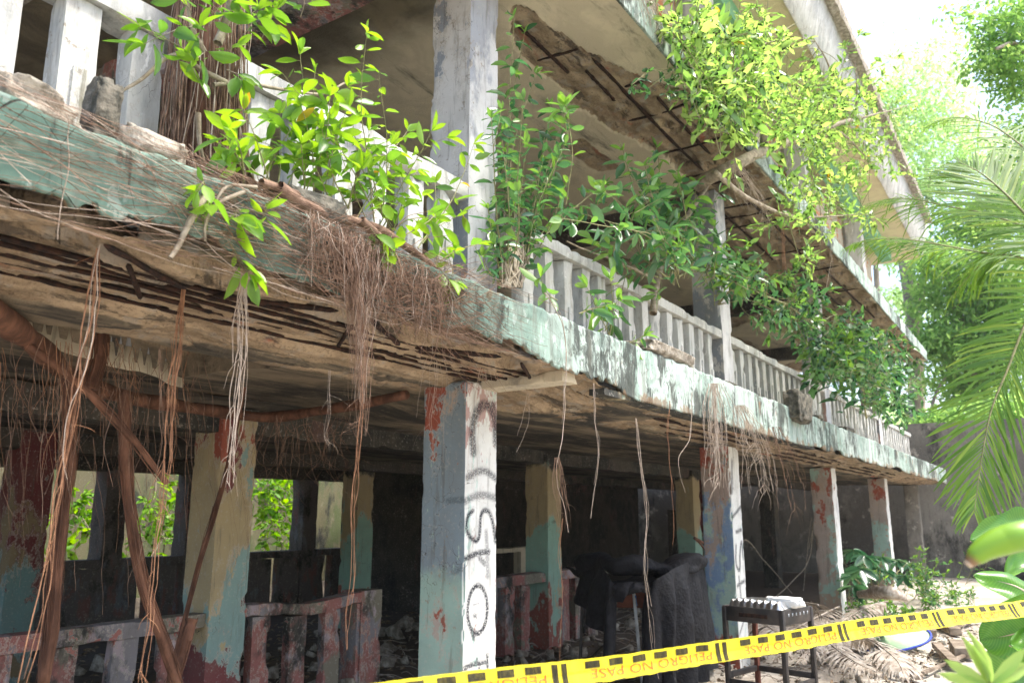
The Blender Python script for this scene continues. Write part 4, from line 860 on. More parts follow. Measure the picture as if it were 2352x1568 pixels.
# --- big brown climbing stem under the ceiling and its props
vn_ = thing('climbing_fig_root', 'thick reddish brown root snaking under the sooty ceiling to the graffiti column', 'root')
v = MB(); vp = [(1.1, 3.0, 2.46), (1.46, 3.4, 2.42), (1.78, 3.76, 2.40), (2.37, 4.48, 2.38), (3.02, 4.88, 2.38), (3.6, 5.0, 2.38), (4.08, 4.94, 2.37), (4.12, 4.3, 2.40), (4.02, 3.5, 2.42)]
P = wob(curve(vp, 60), .02, 1.5); tube(v, P, np.linspace(.058, .035, len(P)) * (1 + .12 * np.sin(np.arange(len(P)) * .9)), 10); v.build('main_root', m_vine, vn_, smooth=True)
for pts, r, Y in (([(160, 870), (155, 1000), (140, 1150), (125, 1350), (100, 1570)], .033, 3.9), ([(285, 900), (290, 1040), (305, 1200), (340, 1370), (385, 1480), (420, 1580)], .029, 3.9), ([(238, 760), (225, 830), (205, 890)], .036, 3.8), ([(60, 790), (180, 880), (300, 1000), (390, 1110)], .018, 3.6), ([(572, 845), (550, 950), (505, 1140), (460, 1280), (410, 1470), (385, 1570)], .017, 4.7), ([(440, 1420), (420, 1500), (390, 1580)], .03, 4.0)):
    v = MB(); P = wob(curve([ony(x, y, Y) for x, y in pts], 40), .03, 2); tube(v, P, np.linspace(r, r * .8, len(P)) * (.75 + .5 * fbm(np.stack([np.arange(len(P)) * .35, 0 * P[:, 0], 0 * P[:, 0] + r * 900], 1), 66, 2)), 8)
    for q in range(int(r * 420)):
        a = rng.uniform(0, 6.28); i0 = rng.integers(0, max(1, len(P) // 2)); strand(v, P[i0::5] + (np.cos(a) * RT - np.sin(a) * FW) * r * 1.02, rng.uniform(.002, .006), .02, 3, 4)
    v.build('prop_root', m_vine, vn_, smooth=True)
fz_ = MB(); fo = MB()
for k in range(190):
    Y = rng.uniform(3.3, 4.9); l = rng.uniform(60, 420) * (1 if rng.random() < .5 else .35); q_ = onz(rng.uniform(-10, 470) if k % 3 else rng.choice([150, 285, 300, 140]) + rng.normal(0, 18), 850, 2.4)
    x0 = (q_ - CAM) @ RT / ((q_ - CAM) @ FW) * FPX + 1176; y0 = 770 + 60 * (Y - 3.3) + rng.uniform(0, 200) * (k % 2)
    strand(fo if k % 4 == 0 else fz_, [ony(x0, y0, Y), ony(x0 + rng.normal(0, 12), y0 + l * .5, Y), ony(x0 + rng.normal(0, 20), y0 + l, Y)], rng.uniform(.001, .0024), .05, 4, 3)
for k in range(60):
    x0 = rng.uniform(600, 800); y0 = 950 + rng.uniform(0, 60); l = rng.uniform(20, 160); Y = rng.uniform(4, 5); strand(fz_, [ony(x0, y0, Y), ony(x0 + rng.normal(0, 20), y0 + l * .6, Y), ony(x0 + rng.normal(0, 25), y0 + l, Y)], .0018, .05, 4, 3)
fz_.build('root_fringe', m_root, vn_, smooth=True); fo.build('orange_root_fringe', m_rooto, vn_, smooth=True)
# --- D. dark upright shoots beside the tall upper column
du = thing('dark_fig_shoots', 'slender dark green fig shoots climbing right of the tall upper column', 'plant')
sm = MB(); lm = MB()
for bx, by, tx, ty in ((1175, 640, 1180, 35), (1185, 640, 1205, 75), (1165, 640, 1150, 300), (1180, 640, 1230, 170), (1195, 650, 1265, 240), (1190, 640, 1300, 250), (1200, 640, 1300, 330), (1195, 620, 1260, 300), (1160, 640, 1130, 270), (1150, 640, 1120, 480), (1150, 645, 1135, 560), (1210, 600, 1240, 400), (1180, 560, 1160, 420), (1215, 620, 1300, 420), (1200, 600, 1260, 420), (1185, 600, 1210, 330), (1200, 560, 1280, 370), (1170, 620, 1190, 440), (1230, 560, 1390, 420), (1240, 540, 1370, 470), (1180, 500, 1200, 230), (1220, 480, 1290, 280), (1160, 660, 1110, 590), (1180, 650, 1210, 560), (1170, 620, 1140, 520), (1200, 640, 1230, 520)):
    shoot(sm, lm, ony(bx, by, 2.92), ony(tx, ty, rng.uniform(2.6, 2.98)), .006, int(5 + np.hypot(bx - tx, by - ty) / 19), .115, .045, 'fig', (.0, .85), .03, .15, .45, 3, side=1 if rng.random() < .15 else 0)
for bx, by, tx, ty in ((1300, 470, 1300, 245), (1300, 300, 1295, 240), (1370, 500, 1385, 425)): shoot(sm, lm, ony(bx, by, 2.6), ony(tx, ty, 2.45), .005, 10, .13, .05, 'fig', (.6, .95), .04, .5, .2, 4)
st2 = MB()
for k in range(26): strand(st2, [ony(rng.uniform(1150, 1200), 660, 2.9), ony(rng.uniform(1150, 1215), 600, 2.9), ony(rng.uniform(1160, 1220), 540, 2.95), ony(rng.uniform(1150, 1230), 480, 2.98)], rng.uniform(.004, .012), .02, 4, 5)
st2.build('root_stump', m_twig, du, smooth=True); finish(du, sm, lm, m_stem, m_lf_dark)
# --- E. fig growing through the middle balustrade
me_ = thing('balcony_fig', 'blue-green fig with arching shoots leaning over the middle balustrade', 'plant')
sm = MB(); lm = MB()
for bx, by, tx, ty in ((1540, 640, 1430, 345), (1560, 640, 1510, 340), (1560, 660, 1480, 380), (1560, 640, 1340, 490), (1560, 640, 1290, 500), (1570, 640, 1600, 420), (1580, 640, 1650, 440), (1600, 650, 1660, 560), (1600, 660, 1740, 620), (1640, 680, 1770, 640), (1560, 600, 1560, 420), (1500, 640, 1400, 560), (1520, 640, 1420, 520), (1540, 620, 1530, 470), (1590, 620, 1610, 480), (1620, 640, 1640, 520), (1640, 660, 1690, 590), (1650, 690, 1720, 660), (1550, 560, 1480, 450), (1570, 540, 1500, 430), (1470, 560, 1390, 440)):
    shoot(sm, lm, ony(bx, by, 2.85), ony(tx, ty, rng.uniform(2.3, 2.8)), .008, int(6 + np.hypot(bx - tx, by - ty) / 17), .165, .06, 'fig', (.05, .85), .05, .2, .5, 3, side=1 if rng.random() < .5 else 0)
AE = [ony(x, y, 2.85) for x, y in ((1540, 640), (1560, 560), (1590, 480), (1620, 620), (1660, 660), (1480, 600))]
for a_, b_ in ((0, 1), (1, 2), (0, 3), (3, 4), (0, 5)): strand(sm, [AE[a_], AE[b_]], .012, .03, 2, 5)
clump(sm, lm, 1600, 600, 130, 90, 2.3, 2.9, 20, 7, .155, .06, .45, 'fig', (.05, .85), anc=AE)
clump(sm, lm, 1540, 500, 90, 80, 2.4, 2.9, 6, 7, .155, .06, .45, 'fig', (.05, .75), anc=AE)
for bx, by, tx, ty in ((1400, 770, 1400, 640), (1400, 770, 1350, 660), (1390, 760, 1420, 690), (1440, 790, 1480, 770), (1280, 690, 1240, 640), (1330, 720, 1390, 700)): shoot(sm, lm, ony(bx, by, 2.5), ony(tx, ty, 2.4), .005, 8, .14, .05, 'fig', (.4, .9), .06, .25, .3, 3)
bm = MB(); strand(bm, [ony(x, y, 2.95) for x, y in ((1500, 720), (1510, 640), (1540, 560), (1590, 480), (1640, 400))], .04, .03, 2, 8); bm.build('branch', m_twig, me_, smooth=True); bm = MB(); strand(bm, [ony(x, y, 2.8) for x, y in ((1500, 640), (1420, 600), (1300, 560))], .012, .04, 3, 5)
bm.build('branch', m_twig, me_, smooth=True); finish(me_, sm, lm, m_stem, m_lf_dark)
# --- F. dense shrub at the far bays
fs = thing('far_balcony_shrub', 'dense dark green shrub bulging over the farthest balustrade bay', 'plant')
sm = MB(); lm = MB()
AF = [ony(x, y, Y) for x, y, Y in ((1990, 960, 3.0), (1985, 900, 2.8), (1950, 850, 2.7), (2030, 880, 2.6), (1930, 810, 2.6), (2010, 820, 2.5), (2060, 920, 2.5))]
for a_, b_ in ((0, 1), (1, 2), (1, 3), (2, 4), (1, 5), (3, 6)): strand(sm, [AF[a_], AF[b_]], .022, .06, 1.5, 6)
clump(sm, lm, 1990, 835, 110, 85, 2.0, 3.0, 78, 9, .26, .11, .8, 'mid', (.0, .75), anc=AF); clump(sm, lm, 1930, 800, 60, 60, 2.0, 2.8, 28, 8, .25, .11, .7, 'mid', (.2, .9), anc=AF); clump(sm, lm, 2050, 900, 50, 60, 2.1, 2.8, 24, 8, .3, .12, .8, 'mid', (.0, .7), anc=AF)
finish(fs, sm, lm, m_stem, m_lf_dark)
fs2 = thing('trailing_fig', 'loose fig sprays hanging between the second and third upper columns', 'plant')
sm = MB(); lm = MB(); AT = [ony(x, y, Y) for x, y, Y in ((1650, 700, 2.95), (1700, 640, 2.7), (1760, 680, 2.6), (1810, 700, 2.5), (1870, 745, 2.5))]
for a_ in range(4): strand(sm, [AT[a_], AT[a_ + 1]], .014, .05, 2, 5)
clump(sm, lm, 1790, 690, 90, 60, 2.3, 2.9, 22, 8, .2, .08, .6, 'mid', (.05, .8), anc=AT); clump(sm, lm, 1870, 740, 60, 60, 2.3, 2.9, 16, 8, .22, .085, .6, 'mid', (.05, .8), anc=AT); clump(sm, lm, 1700, 620, 60, 50, 2.3, 2.8, 12, 8, .19, .075, .55, 'mid', (.1, .9), anc=AT)
finish(fs2, sm, lm, m_stem, m_lf_dark)
# --- G. sunlit fig on the upper slab edge
ug = thing('upper_fig', 'sunlit lime green fig branching out from the upper slab edge against the sky', 'tree')
bm = MB(); sm = MB(); lm = MB()
def limb(pts, Ys, r): P = wob(curve([ony(x, y, Y) for (x, y), Y in zip(pts, Ys)], 30), .03, 1.2); tube(bm, P, r * (1 - np.linspace(0, 1, len(P))) ** .8 + .004, 7); return P
LB = []
LB.append(limb([(1600, 425), (1691, 379), (1755, 346), (1845, 315), (1909, 289), (1965, 273), (2009, 263), (2110, 235)], [2.9, 2.42, 2.3, 2.2, 2.1, 2.0, 1.95, 1.85], .075))
LB.append(limb([(1755, 343), (1755, 302), (1745, 259), (1714, 215), (1681, 174), (1658, 146), (1630, 80)], [2.3, 2.25, 2.2, 2.15, 2.1, 2.1, 2.1], .05))
LB.append(limb([(1909, 289), (1920, 220), (1905, 150), (1870, 90)], [2.1, 2.05, 2, 2], .02)); LB.append(limb([(1965, 273), (1970, 200), (1965, 140)], [2, 1.95, 1.95], .018)); LB.append(limb([(1820, 322), (1830, 260), (1800, 190)], [2.2, 2.15, 2.1], .018))
LB.append(limb([(1640, 395), (1740, 470), (1850, 500), (2000, 490)], [2.4, 2.2, 2.1, 2.0], .025)); LB.append(limb([(1909, 289), (1960, 330), (2000, 370)], [2.1, 2.0, 2.0], .015)); LB.append(limb([(1681, 174), (1740, 110), (1800, 90)], [2.1, 2.0, 2.0], .018)); LB.append(limb([(1714, 215), (1600, 170), (1560, 90)], [2.15, 2.2, 2.3], .015))
for P in LB[1:]:
    for k in range(6):
        j = int(rng.uniform(.2, 1) * (len(P) - 1)); d = unit(rng.normal(0, 1, 3) * [1, .7, .7] + [0, 0, .4]); l = rng.uniform(.4, .9); shoot(sm, lm, P[j], P[j] + d * l, .007, 10, .19, .075, 'mid', (.3, .985), .08, .1, .1, 4)
for cx, cy, rx, ry, n in ((1660, 150, 75, 85, 62), (1740, 230, 75, 70, 70), (1700, 90, 70, 40, 26), (1600, 110, 40, 60, 22), (1800, 150, 60, 60, 20), (1690, 280, 70, 50, 34), (1640, 215, 55, 40, 30), (1840, 300, 60, 40, 30), (1900, 330, 60, 40, 30), (1960, 250, 80, 70, 60), (2050, 300, 70, 60, 40), (2000, 380, 70, 50, 34), (1900, 220, 60, 60, 30), (1850, 240, 70, 50, 30), (1930, 400, 60, 60, 26), (1840, 480, 50, 30, 14), (1900, 470, 60, 25, 14), (1960, 500, 40, 30, 10), (2030, 260, 50, 50, 16), (1860, 565, 30, 40, 8), (1790, 440, 30, 50, 8)):
    clump(sm, lm, cx, cy, rx, ry, 1.9, 2.45, int(n * .40), 9, .195, .08, .62, 'mid', (.2, .985), .1, anc=np.vstack([P[6:] for P in LB]))
bm.build('limb', m_twig, ug, smooth=True); finish(ug, sm, lm, m_stem, m_lf_up, 'twig')
up2 = thing('upper_slab_sprig', 'small dark green sprig hanging under the upper slab edge at centre', 'plant')
sm = MB(); lm = MB()
for bx, by, tx, ty in ((1560, 160, 1450, 195), (1570, 160, 1480, 210), (1560, 170, 1530, 215), (1600, 250, 1560, 215)): shoot(sm, lm, ony(bx, by, 2.38), ony(tx, ty, 2.3), .005, 10, .13, .05, 'mid', (.1, .7), .08, .2, .5, 3)
finish(up2, sm, lm, m_stem, m_lf_dark)
# --- J. shrubs in the back garden
for k, (cx, cy, rx, ry, Y, n, lb) in enumerate(((200, 1190, 45, 55, 13.2, 15, 'sunlit shrub seen through the second opening from the left'), (75, 1265, 25, 25, 13, 6, 'small low shrub at the far left opening'), (370, 1150, 60, 45, 13.6, 12, 'bright shrub behind the orange root bundle'), (370, 1225, 50, 25, 13.4, 10, 'low leafy sprig behind the slanting prop root'), (635, 1140, 55, 50, 13.5, 46, 'fullest sunlit shrub, right of the cream column'), (640, 1240, 45, 14, 13.2, 10, 'sparse low shrub right of the cream column'), (845, 1130, 35, 60, 14, 30, 'leafy shrub behind the yellow inner column'), (940, 1140, 40, 60, 14.5, 44, 'lush shrub framed by the opening left of the graffiti column'), (935, 1215, 40, 30, 14, 14, 'low shrub in the opening left of the graffiti column'))):
    s = thing('garden_shrub', lb, 'shrub', 'shrubs in the back garden'); sm = MB(); lm = MB(); clump(sm, lm, cx, cy, rx, ry, Y, Y + 1.2, max(4, int(n * .6)), 9, .30, .15, 1.0, 'mid', (.3, 1), .2, (0, 0, .2), .008, anc=[ony(cx + 4, cy + ry * .4, Y + .5)])
    strand(sm, [ony(cx + 4, cy + ry * .4, Y + .5), ony(cx + 8, cy + ry, Y + .5), [*ony(cx, cy, Y + .5)[:2], 0]], .02, .05, 1, 5); finish(s, sm, lm, m_twig, m_lf_gard)
# ------------------------------------------------------------------ palm
def frond(name, pts, n, L, parent, mat, rmat, droop=.6, lw=.035, r=.02, plane=None, gap=.12, prof=None):
    """pinnate palm frond: pts run from the stalk to the tip"""
    P = curve(pts, 60); m = len(P); mb = MB(); tube(mb, P, np.linspace(r, r * .15, m), 6); ra = mb.build('rachis', rmat, parent, smooth=True)
    T = unit(np.gradient(P, axis=0)); lb = MB(); s = np.linspace(.06, 1, n)
    for side in (-1, 1):
        i = s * (m - 1); i0 = np.clip(i.astype(int), 0, m - 2); f = (i - i0)[:, None]; pos = P[i0] * (1 - f) + P[i0 + 1] * f; tg = T[i0]
        upv = np.tile(UP0, (n, 1)) if plane is None else np.tile(unit(plane), (n, 1))
        sd = unit(np.cross(tg, upv)) * side
        lenp = L * (np.sin(np.clip(s * 1.05 + .12, 0, 1) * np.pi) ** .6 * .75 + .25) * rng.uniform(.85, 1.1, n)
        if prof: lenp = L * prof(s) * rng.uniform(.88, 1.08, n)
        d0 = unit(sd * (1 - .45 * s[:, None]) + tg * (.45 + .6 * s[:, None]) + rng.normal(0, .06, (n, 3)))
        k = 6; V = np.zeros((n, k, 2, 3)); q = pos.copy(); dr_ = rng.uniform(.4, 1.7, n) + 2.5 * (rng.random(n) < .06); wv = unit(np.cross(d0, np.cross(sd, tg)))
        wv = unit(tg - d0 * (tg * d0).sum(1)[:, None])
        for j in range(k):
            t = j / (k - 1); w = lw * np.sin(np.pi * min(.97, .12 + .8 * t)) * (.4 + .6 * np.minimum(1, lenp / L))
            V[:, j, 0] = q - wv * (w / 2)[:, None]; V[:, j, 1] = q + wv * (w / 2)[:, None]
            d0 = unit(d0 + np.array([0, 0, -droop / k]) * (.3 + 1.2 * t) * dr_[:, None] + rng.normal(0, .035, (n, 3))); q = q + d0 * (lenp / (k - 1))[:, None]
        F0 = gridf(k, 2); F = (np.arange(n)[:, None, None] * (2 * k) + F0[None]).reshape(-1, 4)
        lb.add(V.reshape(-1, 3), [F], np.repeat(np.clip(rng.normal(.45, .22, n), 0, 1), 2 * k))
    return lb.build(name, mat, parent, smooth=True)
pal = thing('coconut_palm', 'coconut palm whose long green fronds hang in from the right edge', 'palm')
def pd(l, d, d2=None):
    d2 = d if d2 is None else d2; n = len(l); return [ond(x, y, d + (d2 - d) * i / (n - 1)) for i, (x, y) in enumerate(l)]
vw = -FW
frond('frond', pd([(2440, 560), (2390, 660), (2344, 769), (2315, 846), (2278, 937), (2258, 1030), (2245, 1120), (2238, 1175)], 6.6, 6.0), 74, .62, pal, m_palm, m_stem, .35, .024, .014, -vw + np.array([.2, .3, 0]), prof=lambda s: (.45 + .75 * np.sin(np.clip(s * .9 + .1, 0, 1) * np.pi)) * .9)
frond('frond', pd([(2480, 640), (2352, 594), (2260, 581), (2178, 566), (2119, 555), (2055, 548), (1990, 552), (1955, 565)], 9, 10.5), 90, .85, pal, m_palm, m_stem, 1.1, .03, .018, vw * .5 + UP0)
frond('frond', pd([(2460, 560), (2352, 520), (2260, 490), (2170, 473), (2100, 458), (2039, 458), (1985, 480)], 10, 12), 80, .95, pal, m_palm, m_stem, .9, .032, .018, vw * .6 + UP0)
frond('frond', pd([(2450, 600), (2352, 489), (2293, 430), (2247, 394), (2200, 372)], 8, 9), 70, .85, pal, m_palm, m_stem, .35, .03, .018, vw + UP0 * .3)
frond('frond', pd([(2440, 420), (2340, 330), (2270, 285), (2190, 270), (2130, 290)], 10, 12), 60, .8, pal, m_palm, m_stem, .7, .03, .016, vw * .7 + UP0)
frond('frond', pd([(2460, 600), (2400, 560), (2330, 560), (2240, 620), (2180, 690)], 9, 10), 70, .8, pal, m_palm, m_stem, .8, .028, .016, vw * .7 + UP0)
pt_ = MB(); b0 = ond(2475, 600, 8.3); tube(pt_, wob(curve([b0 + [.1, 0, -.1], [b0[0] + .2, b0[1] - .3, 2.5], [b0[0] + .3, b0[1] - .6, -.1]], 24), .03, 1), np.linspace(.13, .19, 24), 12); pt_.build('trunk', m_trunk, pal, smooth=True)
# ------------------------------------------------------------------ background trees
def crown(lm, blobs, dist, nleaf, L, W, dj=3.0, kind='far', tint=(0, 1), clus=14):
    for cx, cy, rx, ry, dens in blobs:
        nc = max(3, int(dens * nleaf / clus)); c = np.array([ond(cx, cy, dist + rng.uniform(-dj, dj) * .3)])
        sx = rx * dist / FPX; sy = ry * dist / FPX
        u = unit(rng.normal(0, 1, (nc, 3))) * (rng.random(nc) ** .45)[:, None]
        cc = c + u[:, :1] * sx * RT + u[:, 1:2] * sy * UP0 + u[:, 2:3] * min(dj, max(sx, sy)) * FW
        # sprays of leaflets around each twig
        P = np.repeat(cc, clus, 0) + rng.normal(0, 1, (nc * clus, 3)) * L * 1.5 * np.array([1, 1, .45])
        D = np.repeat(unit(rng.normal(0, 1, (nc, 3)) + [0, 0, -.3]), clus, 0) + rng.normal(0, .6, (nc * clus, 3))
        ti = np.clip(np.repeat(rng.uniform(tint[0], tint[1], nc), clus) + rng.normal(0, .12, nc * clus), 0, 1)
        leaves(lm, P, D, L * rng.uniform(.6, 1.2, len(P)), W, kind, tint=ti, roll=.5)
def bgtree(name, label, trunks, dist, blobs, n, L, W, mat, group='trees beyond the yard', tint=(0, 1), dj=3., foot=None):
    t = thing(name, label, 'tree', group); tm = MB()
    for pts, r in trunks:
        P = wob(curve([ond(x, y, dist + dd) for x, y, dd in pts], 24), .12, .5); tube(tm, P, np.linspace(r, r * .5, len(P)), 8)
    if tm.n: tm.build('trunk', m_trunk, t, smooth=True)
    lm = MB(); crown(lm, blobs, dist, n, L, W, dj, tint=tint); lm.build('crown', mat, t); return t
bgtree('branching_tree', 'tree with several grey forked trunks rising behind the upper slab corner', [([(2110, 1100, 0), (2105, 900, 0), (2098, 740, 0), (2085, 640, 0), (2070, 560, .5), (2055, 470, 1), (2040, 400, 1)], .34), ([(2098, 740, 0), (2115, 650, 0), (2140, 590, 0), (2175, 540, 0)], .2), ([(2085, 640, 0), (2088, 560, 0), (2100, 480, 0), (2105, 410, 0)], .17), ([(2070, 560, 0), (2052, 500, 0), (2030, 470, 0)], .12), ([(2100, 700, 0), (2150, 640, 0), (2230, 600, 0)], .14), ([(2088, 560, 0), (2125, 470, 0), (2140, 400, 0)], .1)], 32,
       [(2060, 330, 120, 80, 1.2), (2150, 250, 110, 90, 1.2), (2000, 250, 80, 70, .7), (2120, 420, 90, 60, .8), (2230, 350, 90, 90, 1.0), (2060, 180, 70, 60, .35), (2180, 130, 80, 60, .4)], 1900, .24, .10, m_lf_tree, tint=(.2, 1))
bgtree('dense_tree', 'dense mid green tree filling the right side behind the palm fronds', [([(2260, 1150, 0), (2240, 900, 0), (2200, 700, 0)], .3), ([(2240, 900, 0), (2300, 760, 0)], .2), ([(2120, 1010, 0), (2150, 900, 0), (2200, 820, 0)], .07), ([(2130, 1010, 0), (2180, 920, 0), (2270, 850, 0)], .07)], 29,
       [(2200, 690, 110, 80, 1.3), (2290, 640, 90, 90, 1.2), (2160, 790, 70, 50, .9), (2250, 800, 110, 60, 1.1), (2190, 880, 55, 50, .5), (2320, 760, 70, 90, 1), (2290, 900, 70, 60, .6), (2150, 600, 60, 40, .4), (2240, 520, 110, 60, .9), (2330, 470, 70, 70, .9)], 2300, .27, .12, m_lf_tree2, tint=(.1, .9))
bgtree('pale_tree', 'palest feathery treetop fading against the white sky at top centre right', [([(1850, 600, 0), (1855, 200, 0), (1835, 20, 0)], .12)], 44, [(1960, 330, 90, 110, .7), (1860, 300, 60, 70, .4), (2060, 120, 110, 60, .3), (1990, 420, 80, 60, .6), (1830, 60, 30, 50, .08)], 3000, .26, .1, m_lf_tree, tint=(.5, 1))
bgtree('overhanging_tree', 'dark feathery bough reaching in at the top right corner', [([(2480, 300, 0), (2400, 200, 0), (2340, 110, 0), (2290, 120, -.5)], .05), ([(2420, 480, 0), (2352, 330, 0), (2330, 400, 0), (2290, 480, 0)], .03)], 13, [(2330, 110, 80, 45, 1.5), (2300, 60, 50, 30, .5), (2290, 150, 60, 30, .7), (2345, 200, 40, 50, .7), (2340, 20, 50, 30, .6), (2230, 30, 50, 24, .2), (2335, 370, 40, 60, .5), (2300, 480, 40, 40, .35), (2345, 300, 30, 40, .4)], 900, .12, .055, m_lf_tree2, tint=(0, .9), dj=1.0)
bgtree('wall_top_bush', 'bushy green growth standing along the top of the grey end wall', [([(2165, 1120, 0), (2150, 1050, 0), (2190, 980, 0)], .05), ([(2165, 1120, 0), (2210, 1040, 0), (2230, 980, 0)], .04)], 25.2, [(2150, 1000, 50, 55, 1), (2210, 990, 60, 60, 1), (2270, 1010, 70, 60, 1), (2125, 1045, 28, 35, .5), (2180, 1060, 40, 30, .5), (2330, 980, 60, 80, .9), (2240, 1060, 50, 40, .5)], 3200, .20, .10, m_lf_tree2, tint=(.1, .9), dj=1.5)
bgtree('yard_tree', 'leafy tree behind the far end of the roof', [([(2020, 900, 6), (2010, 600, 6), (1990, 500, 6)], .2)], 40, [(2010, 420, 70, 70, 1), (1960, 340, 60, 60, .6), (2060, 560, 50, 60, .7), (2080, 690, 50, 50, .5)], 2600, .26, .11, m_lf_tree, tint=(.3, 1))
# trees outside the frame that shade the yard and close the horizon
for k, (x, y, lb) in enumerate(((60, -30, 'background tree far to the right outside the wall'), (75, 12, 'background tree standing beyond the roofline'))):
    t = thing('far_tree', lb, 'tree', 'trees beyond the yard'); lm = MB(); n = 9000
    u = unit(rng.normal(0, 1, (n, 3))) * (rng.random(n) ** .4)[:, None] * [7, 7, 5]; leaves(lm, u + [x, y, 6.5], rng.normal(0, 1, (n, 3)), .5, .25, 'far'); lm.build('crown', m_lf_tree, t); tm = MB(); tube(tm, curve([(x, y, -.2), (x + .3, y, 3), (x, y + .2, 6)], 10), .3, 8); tm.build('trunk', m_trunk, t)
# ------------------------------------------------------------------ banana plant, bottom right
def blade(name, mid, wl, wr, parent, mat, upv, cupl=.25, cupr=.25, nu=40, nv=9, wave=.012):
    P = curve(mid, nu); nu = len(P); T = unit(np.gradient(P, axis=0)); S = unit(np.cross(T, np.asarray(upv, float))); N = unit(np.cross(S, T))
    s = np.linspace(0, 1, nu); pr = np.sin(np.clip(.04 + .96 * s, 0, 1) * np.pi) ** .55
    V = np.zeros((nu, 2 * nv - 1, 3)); A = np.zeros((nu, 2 * nv - 1))
    for j in range(2 * nv - 1):
        v = (j - nv + 1) / (nv - 1); w = wl if v < 0 else wr; c = cupl if v < 0 else cupr
        ang = c * abs(v) * 1.6; rip = wave * np.sin(s * 24 + 7 * v) * abs(v) + .03 * abs(v) * (fbm(np.stack([s * 6, s * 0 + v, s * 0], 1), 5, 2) - .5)
        V[:, j] = P + S * (v * w * pr * math.cos(ang))[:, None] + N * (abs(v) * w * pr * math.sin(ang) + rip)[:, None]
        A[:, j] = np.clip(s - .12 * abs(v), 0, 1)
    mb = MB(); mb.add(V.reshape(-1, 3), [gridf(nu, 2 * nv - 1)], A.ravel()); o = mb.build(name, mat, parent, smooth=True)
    r = MB(); tube(r, P - N * .006, np.linspace(.016, .004, nu), 6); r.build('midrib', m_stub, o, smooth=True); return o
ban = thing('banana_plant', 'banana plant with big glossy green leaves cut off by the lower right corner', 'plant')
d = 4.3
blade('leaf_blade', [ond(2470, 1240, d), ond(2400, 1222, d - .05), ond(2320, 1216, d - .1), ond(2228, 1240, d - .1)], 0.102, 0.111, ban, m_banana, UP0 * .9 - FW * .4, -.3, .5)
blade('leaf_blade', [ond(2470, 1440, d), ond(2400, 1390, d), ond(2330, 1345, d + .05), ond(2236, 1322, d + .1)], 0.185, 0.241, ban, m_banana, UP0 * .3 - FW + RT * .2, .5, -.9)
blade('leaf_blade', [ond(2500, 1420, d - .3), ond(2420, 1430, d - .2), ond(2330, 1455, d - .1), ond(2250, 1470, d)], 0.167, 0.185, ban, m_banana, -FW * .9 + UP0 * .35, .3, .2)
blade('leaf_blade', [ond(2500, 1470, d - .4), ond(2430, 1480, d - .4), ond(2370, 1490, d - .3), ond(2320, 1480, d - .3)], 0.111, 0.130, ban, m_banana, -FW * .6 + UP0 * .7, .3, .3)
blade('leaf_blade', [ond(2480, 1340, d + .3), ond(2420, 1310, d + .3), ond(2360, 1300, d + .3), ond(2310, 1320, d + .3)], 0.093, 0.111, ban, m_banana, -FW * .5 + UP0 * .8, .3, .3)
blade('leaf_blade', [ond(2480, 1560, d), ond(2400, 1540, d), ond(2320, 1530, d), ond(2270, 1560, d)], 0.259, 0.222, ban, m_banana, -FW * .9 + UP0 * .3, .3, .3)
sb = MB(); P = curve([ond(2222, 1297, 1.5), ond(2255, 1265, 1.5), ond(2300, 1243, 1.5), ond(2360, 1228, 1.5), ond(2480, 1215, 1.55)], 40)
tube(sb, P, np.interp(np.linspace(0, 1, len(P)), [0, .08, .15, .5, 1], [.007, .011, .017, .026, .03]), 14, np.repeat(np.linspace(0, 1, len(P)), 14)); sb.build('cut_shoot', m_stub, ban, smooth=True)
ps = MB(); b0 = ond(2500, 1480, 4.5); tube(ps, curve([[b0[0], b0[1], -.1], [b0[0], b0[1], .9], b0 + [0, 0, .1]], 12), np.linspace(.09, .05, 12), 12); ps.build('stem', m_stub, ban, smooth=True)
ys = thing('young_shoot', 'blurred lime green seedling poking up at the very bottom right', 'plant'); sm = MB(); lm = MB()
b0 = ond(2280, 1640, 1.7)
for tx, ty in ((2345, 1500), (2180, 1520), (2330, 1545), (2210, 1560), (2265, 1530), (2300, 1590), (2240, 1500)): leaves(lm, [ond(2275, 1575, 1.7)], [ond(tx, ty, 1.7) - ond(2275, 1575, 1.7)], .11, .026, 'fig', up=np.array([-FW + UP0 * .3]), tint=.8, roll=.2)
strand(sm, [ond(2275, 1575, 1.7), b0, [b0[0], b0[1], 0]], .006, .01, 2, 6); finish(ys, sm, lm, m_stem, m_lf_up)
# ------------------------------------------------------------------ undergrowth by the far columns
pp = thing('broad_leaf_seedling', 'blue-green papaya-like seedling with broad glossy leaves beside the third column', 'plant'); sm = MB(); lm = MB()
foot = onz(2010, 1385, 0)
for tx, ty in ((1960, 1262), (1985, 1275), (2025, 1278), (2060, 1285), (2085, 1292), (1975, 1305), (2030, 1310), (2075, 1320), (1955, 1320), (1960, 1345), (2000, 1300)):
    tip = ony(tx, ty, foot[1] - rng.uniform(.0, .5)); strand(sm, [foot, (foot + tip) / 2 + rng.normal(0, .08, 3), tip], .012, .02, 2, 5)
    for a in np.linspace(-1.9, 1.9, 7): leaves(lm, [tip], [RT * math.sin(a) * 1.0 - UP0 * (.15 + .2 * math.cos(a)) - FW * .55 * math.cos(a)], .33 * (1 - .12 * abs(a)), .13, 'fig', tint=rng.uniform(.1, .9), roll=.3)
finish(pp, sm, lm, m_stem, m_papaya)
